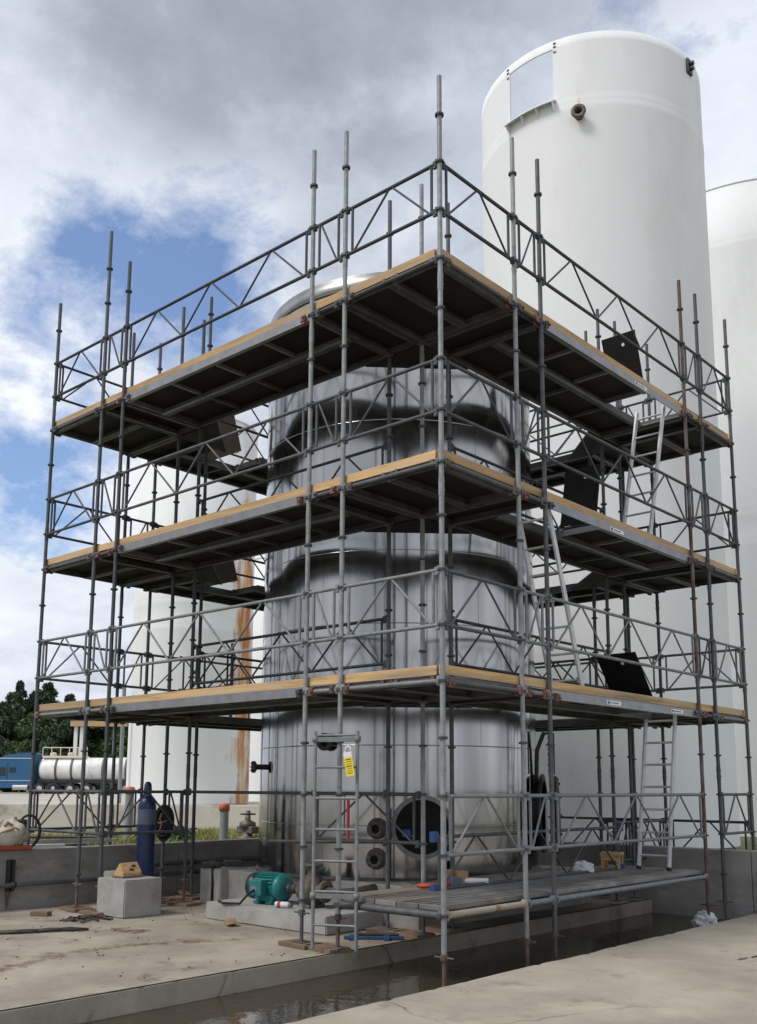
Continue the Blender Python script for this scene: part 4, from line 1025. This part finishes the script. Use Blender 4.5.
def crack(pts, wdt, label, m='dark_iron', z=.006):
    g = MB(); vs = []; random.seed(len(pts)*7)
    P2 = []
    for (a, b) in zip(pts[:-1], pts[1:]):
        for k in range(14): t = k/14; P2.append((a[0]+(b[0]-a[0])*t+random.gauss(0, .012), a[1]+(b[1]-a[1])*t+random.gauss(0, .012)))
    P2.append(pts[-1]); n = len(P2)
    for i, (x, y) in enumerate(P2):
        d = Vector((P2[min(i+1, n-1)][0]-P2[max(i-1, 0)][0], P2[min(i+1, n-1)][1]-P2[max(i-1, 0)][1])).normalized(); ww = wdt*random.uniform(.2, 1)
        vs += [(x-d.y*ww, y+d.x*ww, z), (x+d.y*ww, y-d.x*ww, z)]
    g.add(vs, [(2*i, 2*i+2, 2*i+3, 2*i+1) for i in range(n-1)])
    return g
for pts in ([(1.62, 2.15), (1.72, 2.75), (1.66, 3.05)], [(1.60, 3.2), (1.72, 3.75), (1.95, 4.1)]):
    tag(crack(pts, .016, '').build('crack', 'dark_iron', None), kind='structure')

def stain_mat():
    m = bpy.data.materials.new('rust_stain'); m.use_nodes = True; t = m.node_tree; b = t.nodes['Principled BSDF']
    b.inputs['Base Color'].default_value = (.17, .085, .04, 1); b.inputs['Roughness'].default_value = .9
    g = t.nodes.new('ShaderNodeNewGeometry'); n = t.nodes.new('ShaderNodeTexNoise'); n.inputs['Scale'].default_value = 5; n.inputs['Detail'].default_value = 8; n.inputs['Roughness'].default_value = .7
    LK(t, g.outputs['Position'], n.inputs[0]); LK(t, ramp(t, n.outputs[0], [(.42, (0, 0, 0)), (.66, (.75, .75, .75))]), b.inputs['Alpha']); MATS['rust_stain'] = m
stain_mat()
tag(crack([(-2.55, -2.75), (-2.75, -2.25), (-2.95, -1.75), (-3.0, -1.2), (-2.85, -.7), (-2.45, -.15)], .13, '', z=.007).build('rust_stain', 'rust_stain'), kind='structure')
tag(crack([(-4.2, -.9), (-3.9, -.55), (-3.6, -.5)], .2, '', z=.0075).build('dark_stain', 'rust_stain'), kind='structure')
# ================================================================ YARD BEHIND THE LEFT WALL
bo = thing('bollard', 'grey bollard with an orange top beside the stainless tank', 'bollard', (-9.52, 5.40, .30))
g = MB(); g.lathe([(.085, 0), (.085, .74)], 20); g.build('post', 'grey_pvc', bo)
g = MB(); g.lathe([(.087, .74), (.10, .74), (.10, .85), (.09, .88), (.01, .89)], 20); g.build('cap', 'orange_cap', bo)
bo2 = thing('bollard', 'grey bollard with an orange top behind the gas cylinder', 'bollard', (-11.7, 4.76, .30))
g = MB(); g.lathe([(.085, 0), (.085, 1.05)], 20); g.build('post', 'grey_pvc', bo2)
g = MB(); g.lathe([(.087, 1.05), (.1, 1.05), (.1, 1.17), (.01, 1.19)], 20); g.build('cap', 'orange_cap', bo2)
vv = thing('valve', 'dark grey valve on a stub pipe left of the stainless tank', 'valve', (-7.65, 4.38, .30))
g = MB(); g.lathe([(.13, 0), (.13, .32), (.17, .32), (.17, .36), (.09, .38), (.09, .50), (.14, .52), (.14, .60), (.05, .64), (.04, .80), (.01, .80)], 20); g.bbox((-.2, -.08, .42), (.2, .08, .54), .02); g.build('body', 'cast_grey', vv)
g = MB(); g.path([(.12*math.cos(2*PI*k/16), .12*math.sin(2*PI*k/16), .74) for k in range(16)], .014, 6, closed=True); g.tube((-.12, 0, .74), (.12, 0, .74), .01, 6); g.build('handwheel', 'dark_iron', vv)
# lumber and sheets lying on the ground behind the wall
random.seed(3)
labs = ['brown plywood sheet lying behind the pit wall', 'grey board lying across others behind the pit wall', 'pale plank end lying behind the pit wall', 'dark beam lying behind the pit wall', 'light metal tube lying behind the pit wall', 'narrow white strip lying behind the pit wall']
for k, (x, y, z, lx, ly, h, rz, m) in enumerate(((-8.6, 1.2, .72, 1.6, .9, .025, 50, 'plywood_brown'), (-7.6, .9, .60, 1.7, .2, .05, 35, 'plank_steel'), (-7.3, .7, .69, 1.5, .12, .04, 60, 'canvas'), (-7.9, 1.6, .50, 1.3, .16, .12, 20, 'old_lumber'), (-7.1, .3, .73, 1.8, .05, .05, 48, 'galv_light'), (-7.0, -.1, .69, 1.2, .07, .04, 75, 'white_paint'))):
    o = MB().bbox((-lx/2, -ly/2, 0), (lx/2, ly/2, h), .006).build('stacked_board', m, None, (x, y, z), (random.uniform(-.05, .05), random.uniform(-.06, .06), R(rz))); tag(o, labs[k], 'board', 'boards stored behind the pit wall')
bdr = thing('drum', 'small blue drum among boards behind the pit wall', 'drum', (-7.9, .55, .30)); g = MB(); g.lathe([(.01, 0), (.10, 0), (.10, .34), (.104, .345), (.104, .36), (.09, .36), (.01, .355)], 20); g.build('body', 'blue_paint', bdr); g = MB(); g.lathe([(.104, .17), (.108, .18), (.104, .19)], 20); g.build('hoop', 'dark_iron', bdr)
# grass
def grass(x0, x1, y0, y1, n, hmin, hmax, z):
    g = MB()
    for k in range(n):
        x, y = random.uniform(x0, x1), random.uniform(y0, y1)
        if noise.noise((x*.9, y*.9, 0)) < -.22: continue
        h = random.uniform(hmin, hmax); a = random.uniform(0, PI); wv = Vector((math.cos(a), math.sin(a), 0))*.012; l = Vector((random.gauss(0, .3), random.gauss(0, .3), 0))*h
        b = Vector((x, y, z)); g.add([b-wv, b+wv, b+l*.4+Vector((0, 0, h*.6))+wv*.6, b+l+Vector((0, 0, h))], [(0, 1, 2, 3)])
    return g
tag(grass(-14, -6.65, -4, 9, 26000, .08, .30, .30).build('grass', 'grass'), 'rough green grass behind the pit wall', 'grass', kind='stuff')
def bush(loc, s, m, label, n=500):
    root = thing('shrub', label, 'plant', loc); g = MB()
    for k in range(n):
        d = Vector((random.gauss(0, 1), random.gauss(0, 1), random.gauss(0, 1))).normalized()*random.random()**.4
        c = Vector((d.x*s[0], d.y*s[1], (d.z*.5+.5)*s[2])); leaf(g, c, .045)
    g.build('foliage', m, root)
    g = MB()
    for k in range(5): g.tube((0, 0, 0), (random.gauss(0, s[0]*.4), random.gauss(0, s[1]*.4), s[2]*.6), .008, 5)
    g.build('stem', 'bark', root)
def leaf(g, c, s):
    a = Vector((random.gauss(0, 1), random.gauss(0, 1), random.gauss(0, 1))).normalized(); b = a.orthogonal().normalized(); d = a.cross(b)
    th = random.uniform(0, 6.28); b2 = b*math.cos(th)+d*math.sin(th); d2 = a.cross(b2)
    g.add([c-b2*s, c-d2*s*.5, c+b2*s, c+d2*s*.5], [(0, 1, 2, 3)])
bush((-10.6, 5.2, .30), (.28, .28, .45), 'leaf_mid', 'small green weed clump left of the orange topped bollard')
bush((-9.3, 6.1, .30), (.2, .2, .3), 'leaf_bright', 'small weed right of the orange topped bollard', 300)
bush((-11.0, 4.6, .30), (.3, .3, .3), 'leaf_bright', 'low weed clump behind the hose coil', 300)

# ================================================================ FAR YARD: TRUCK, TRAILER, CANOPY, TREES
TD = 95
def far(lat, z, d=TD): return away(lat, d, z)
zg = .66
tr = thing('truck', 'blue sleeper cab truck parked beyond the yard at left', 'truck', far(-37.6, zg), ANG_RH)
# local x: right along the picture, y: away, z up; the cab's back is at x = +4.8
g = MB(); prof = [(-2.6, .55), (-2.6, 1.35), (-2.35, 1.55), (-.2, 1.75), (.45, 2.65), (1.2, 3.3), (2.4, 3.75), (4.55, 3.9), (4.75, 3.8), (4.8, .75), (1.0, .6)]
vs = [(x, y, z) for y in (0, 2.5) for x, z in prof]; n = len(prof)
g.add(vs, [tuple(range(n)), tuple(range(2*n-1, n-1, -1))]+[(i, n+i, n+(i+1) % n, (i+1) % n) for i in range(n)]); cab = g.build('cab', 'truck_blue', tr)
g = MB(); g.add([(.5, -.02, 1.75), (1.35, -.02, 1.75), (1.35, -.02, 2.5), (.95, -.02, 2.5)], [(0, 1, 2, 3)]); g.box((1.5, -.02, 1.75), (2.15, .02, 2.5)); g.build('side_window', 'glass_dark', cab)
g = MB(); g.box((.45, -.03, .8), (.49, .0, 1.75)); g.box((2.28, -.03, .8), (2.32, 0, 2.9)); g.box((.5, -.03, 1.7), (2.3, 0, 1.74)); g.build('door_gap', 'black', cab)
g = MB(); g.add([(-.15, -.012, 1.78), (.4, -.012, 1.78), (.62, -.012, 2.55), (.44, -.012, 2.6)], [(0, 1, 2, 3)]); g.build('windscreen_edge', 'glass_dark', cab)
g = MB(); g.bbox((2.5, -.03, 2.0), (3.1, .0, 2.5), .02); g.build('sleeper_window', 'glass_dark', cab)
g = MB(); g.bbox((.5, -.05, 1.2), (4.7, -.02, 1.28), .01); g.bbox((1.2, -.05, 3.3), (4.7, -.02, 3.4), .01); g.build('trim', 'chrome', cab)
g = MB(); g.tube((4.65, .1, .8), (4.65, .1, 4.3), .09, 10); g.build('exhaust', 'chrome', cab)
g = MB(); g.bbox((.2, -.28, 1.85), (.42, -.08, 2.6), .03); g.build('mirror', 'black', cab)
g = MB(); g.bbox((1.0, -.12, .55), (4.0, .1, 1.0), .04); g.build('side_skirt', 'truck_blue', cab)
g = MB(); g.tube((3.0, -.1, .62), (4.4, -.1, .62), .27, 16); g.build('fuel_tank', 'chrome', cab)
def wheel(parent, x, y, r=.52, wd=.3):
    g = MB(); M = frame((x, y, r), (0, 1, 0)); g.lathe([(r*.55, -wd/2), (r*.92, -wd/2), (r, -wd*.3), (r, wd*.3), (r*.92, wd/2), (r*.55, wd/2)], 24, M); o = g.build('wheel', 'rubber', parent)
    g = MB(); g.lathe([(.02, -wd*.25), (r*.3, -wd*.3), (r*.4, -wd*.1), (r*.56, -wd*.42)], 20, M); g.build('rim', 'chrome', o)
for x in (-1.4, 5.4, 6.8): wheel(tr, x, .2); wheel(tr, x, 2.3)
g = MB(); g.bbox((1.5, .5, .75), (8.2, 2.0, 1.05), .04); g.build('chassis', 'black_paint', tr)
tl_ = thing('tank_trailer', 'white tank semitrailer with top handrail behind the blue cab', 'trailer', far(-32.3, zg), ANG_RH)
Mh = Matrix.Translation((0, 1.25, 2.35)) @ Matrix.Rotation(R(90), 4, 'Y')
g = MB(); g.lathe([(.01, -.35), (.7, -.25), (1.05, 0), (1.12, .2), (1.12, 12.6), (.9, 12.9), (.01, 13)], 32, Mh); tk = g.build('vessel', 'truck_white', tl_)
for x in (1.5, 3.0, 6.0, 8.2, 10.4):
    g = MB(); g.lathe([(1.12, x-.1), (1.17, x-.1), (1.17, x+.1), (1.12, x+.1)], 32, Mh); g.build('band', 'cast_grey', tk)
g = MB(); g.bbox((.1, .5, 3.38), (4.2, 2.0, 3.62), .06); g.build('walkway', 'cream', tl_)
g = MB()
for k in range(6):
    x = .1+.85*k; g.tube((x, .55, 3.55), (x, .55, 4.4), .05, 6)
g.tube((.1, .55, 4.4), (4.35, .55, 4.4), .05, 6); g.build('handrail', 'cream', tl_)
for x in (.9, 2.6): g = MB(); g.lathe([(.3, 0), (.3, .35), (.2, .42), (.01, .42)], 16, Matrix.Translation((x, 1.25, 3.55))); g.build('hatch', 'cream', tl_)
g = MB(); g.bbox((-.3, .4, 1.05), (12, 2.1, 1.3), .03); g.box((5.8, .3, .5), (6.1, .6, 1.1)); g.build('chassis', 'black_paint', tl_)
for x in (1.3, 3.0, 4.6): wheel(tl_, x, .2); wheel(tl_, x, 2.3)
t5 = thing('tank_trailer', 'grey white second tank trailer seen above the first one', 'trailer', away(-27.5, 104, .7), ANG_RH)
Mh = Matrix.Translation((0, 1.25, 2.6)) @ Matrix.Rotation(R(90), 4, 'Y')
g = MB(); g.lathe([(.01, -.3), (.9, -.1), (1.12, .2), (1.12, 9), (.01, 9.3)], 28, Mh); g.build('vessel', 'truck_white', t5)
for x in (1.2, 7.0): wheel(t5, x, .2); wheel(t5, x, 2.3)
g = MB(); g.bbox((0, .5, 1.0), (9, 2, 1.4), .03); g.build('chassis', 'black_paint', t5)
# canopy with a timber fascia
cp = thing('canopy', 'open canopy with timber fascia on pale columns behind the trailers', 'canopy', away(-33.6, 108, .7), ANG_RH)
g = MB(); g.bbox((0, 0, 7.15), (6.2, .3, 7.75), .02); g.build('fascia', 'lumber', cp)
g = MB(); g.bbox((.1, .3, 7.6), (6.2, 5, 7.72), .02); g.build('roof', 'cast_grey', cp)
for x in (.35, 1.0): g = MB(); g.bbox((x, .35, 0), (x+.38, .7, 7.2), .02); g.build('column', 'white_paint', cp)
for x in (4.6,): g = MB(); g.bbox((x, .35, 0), (x+.3, .7, 7.2), .02); g.build('column', 'grey_pvc', cp)
# utility pole with stay
up_ = thing('utility_pole', 'grey post with stay wires above the truck cab', 'pole', away(-38.5, 100, .7), 0)
g = MB(); g.tube((0, 0, 0), (0, 0, 7.0), .16, 10, .13); g.build('post', 'grey_pvc', up_)
g = MB(); g.tube((0, 0, 6.0), RH*3+Vector((0, 0, 3.8)), .04, 5); g.tube((0, 0, 6.0), -RH*3+Vector((0, 0, 4.5)), .04, 5); g.build('stay', 'dark_iron', up_)

def tree(name, lat, d, h, rx, label, m, dense=5200, seed=0, lobes=26, pine=False, z0=.6, leafs=.25):
    random.seed(100+seed)
    root = thing(name, label, 'tree', away(lat, d, z0), 0, 'trees beyond the truck')
    g = MB(); pts = [(random.gauss(0, .12)*k, random.gauss(0, .12)*k, h*.95*k/6) for k in range(7)]
    g.path(pts, [.26*(1-k/7.5) for k in range(7)], 8); g.build('trunk', 'bark', root)
    cl = []
    for k in range(lobes):
        t = random.uniform(.06, 1); 
        rr = rx*((1.05-t)*1.1 if pine else math.sin(PI*min(1, t*.86+.10))**.7)
        a = random.uniform(0, 2*PI); q = math.sqrt(random.random())*rr
        cl.append((Vector((q*math.cos(a), q*math.sin(a), h*t)), random.uniform(.34, .60)*(rr*.55+.45*rx*.6)))
    lb = MB()
    for c, r_ in cl:
        if c.z > h*.2: lb.tube((c.x*.1, c.y*.1, c.z*.8), c, .05, 5, .02)
    lb.build('limbs', 'bark', root)
    g = MB(); per = dense//lobes
    for c, r_ in cl:
        for k in range(per):
            dd = Vector((random.gauss(0, 1), random.gauss(0, 1), random.gauss(0, .75))); dd = dd.normalized()*(random.random()**.5)*r_*random.uniform(.75, 1.15)
            leaf(g, c+dd, leafs*random.uniform(.6, 1.3))
    g.build('crown', m, root)
for k, (lat, d, h, rx, lab, m, pine) in enumerate((
    (-47.0, 118, 12.2, 3.4, 'dark tree cut off by the left picture edge', 'leaf_dark', False),
    (-44.4, 122, 13.4, 2.9, 'tall dark pine left of the corner scaffold post', 'leaf_pine', True),
    (-42.6, 114, 10.8, 3.2, 'dark bushy tree above the truck cab roof', 'leaf_dark', False),
    (-41.8, 124, 13.0, 3.0, 'tall dark tree just left of the corner scaffold post', 'leaf_dark', False),
    (-39.4, 126, 12.2, 2.6, 'slim dark pine just right of the corner scaffold post', 'leaf_pine', True),
    (-38.9, 113, 8.6, 2.8, 'low mid green tree behind the rear of the cab', 'leaf_mid', False),
    (-37.2, 120, 10.4, 3.2, 'mid green tree above the trailer handrail', 'leaf_mid', False),
    (-35.0, 112, 8.2, 2.8, 'dark rounded tree above the trailer front', 'leaf_dark', False),
    (-33.0, 122, 9.6, 3.2, 'dark green tree left of the canopy columns', 'leaf_dark', False),
    (-30.8, 114, 7.8, 2.8, 'dark tree behind the canopy columns', 'leaf_dark', False),
    (-29.0, 110, 7.2, 2.6, 'bright green tree under the canopy fascia', 'leaf_bright', False),
    (-26.6, 112, 7.4, 2.6, 'mid green tree at the left side of the rust streaked tank', 'leaf_mid', False))):
    tree('pine_tree' if pine else 'oak_tree', lat, d, h, rx, lab, m, 26000, seed=k, pine=pine, lobes=60)
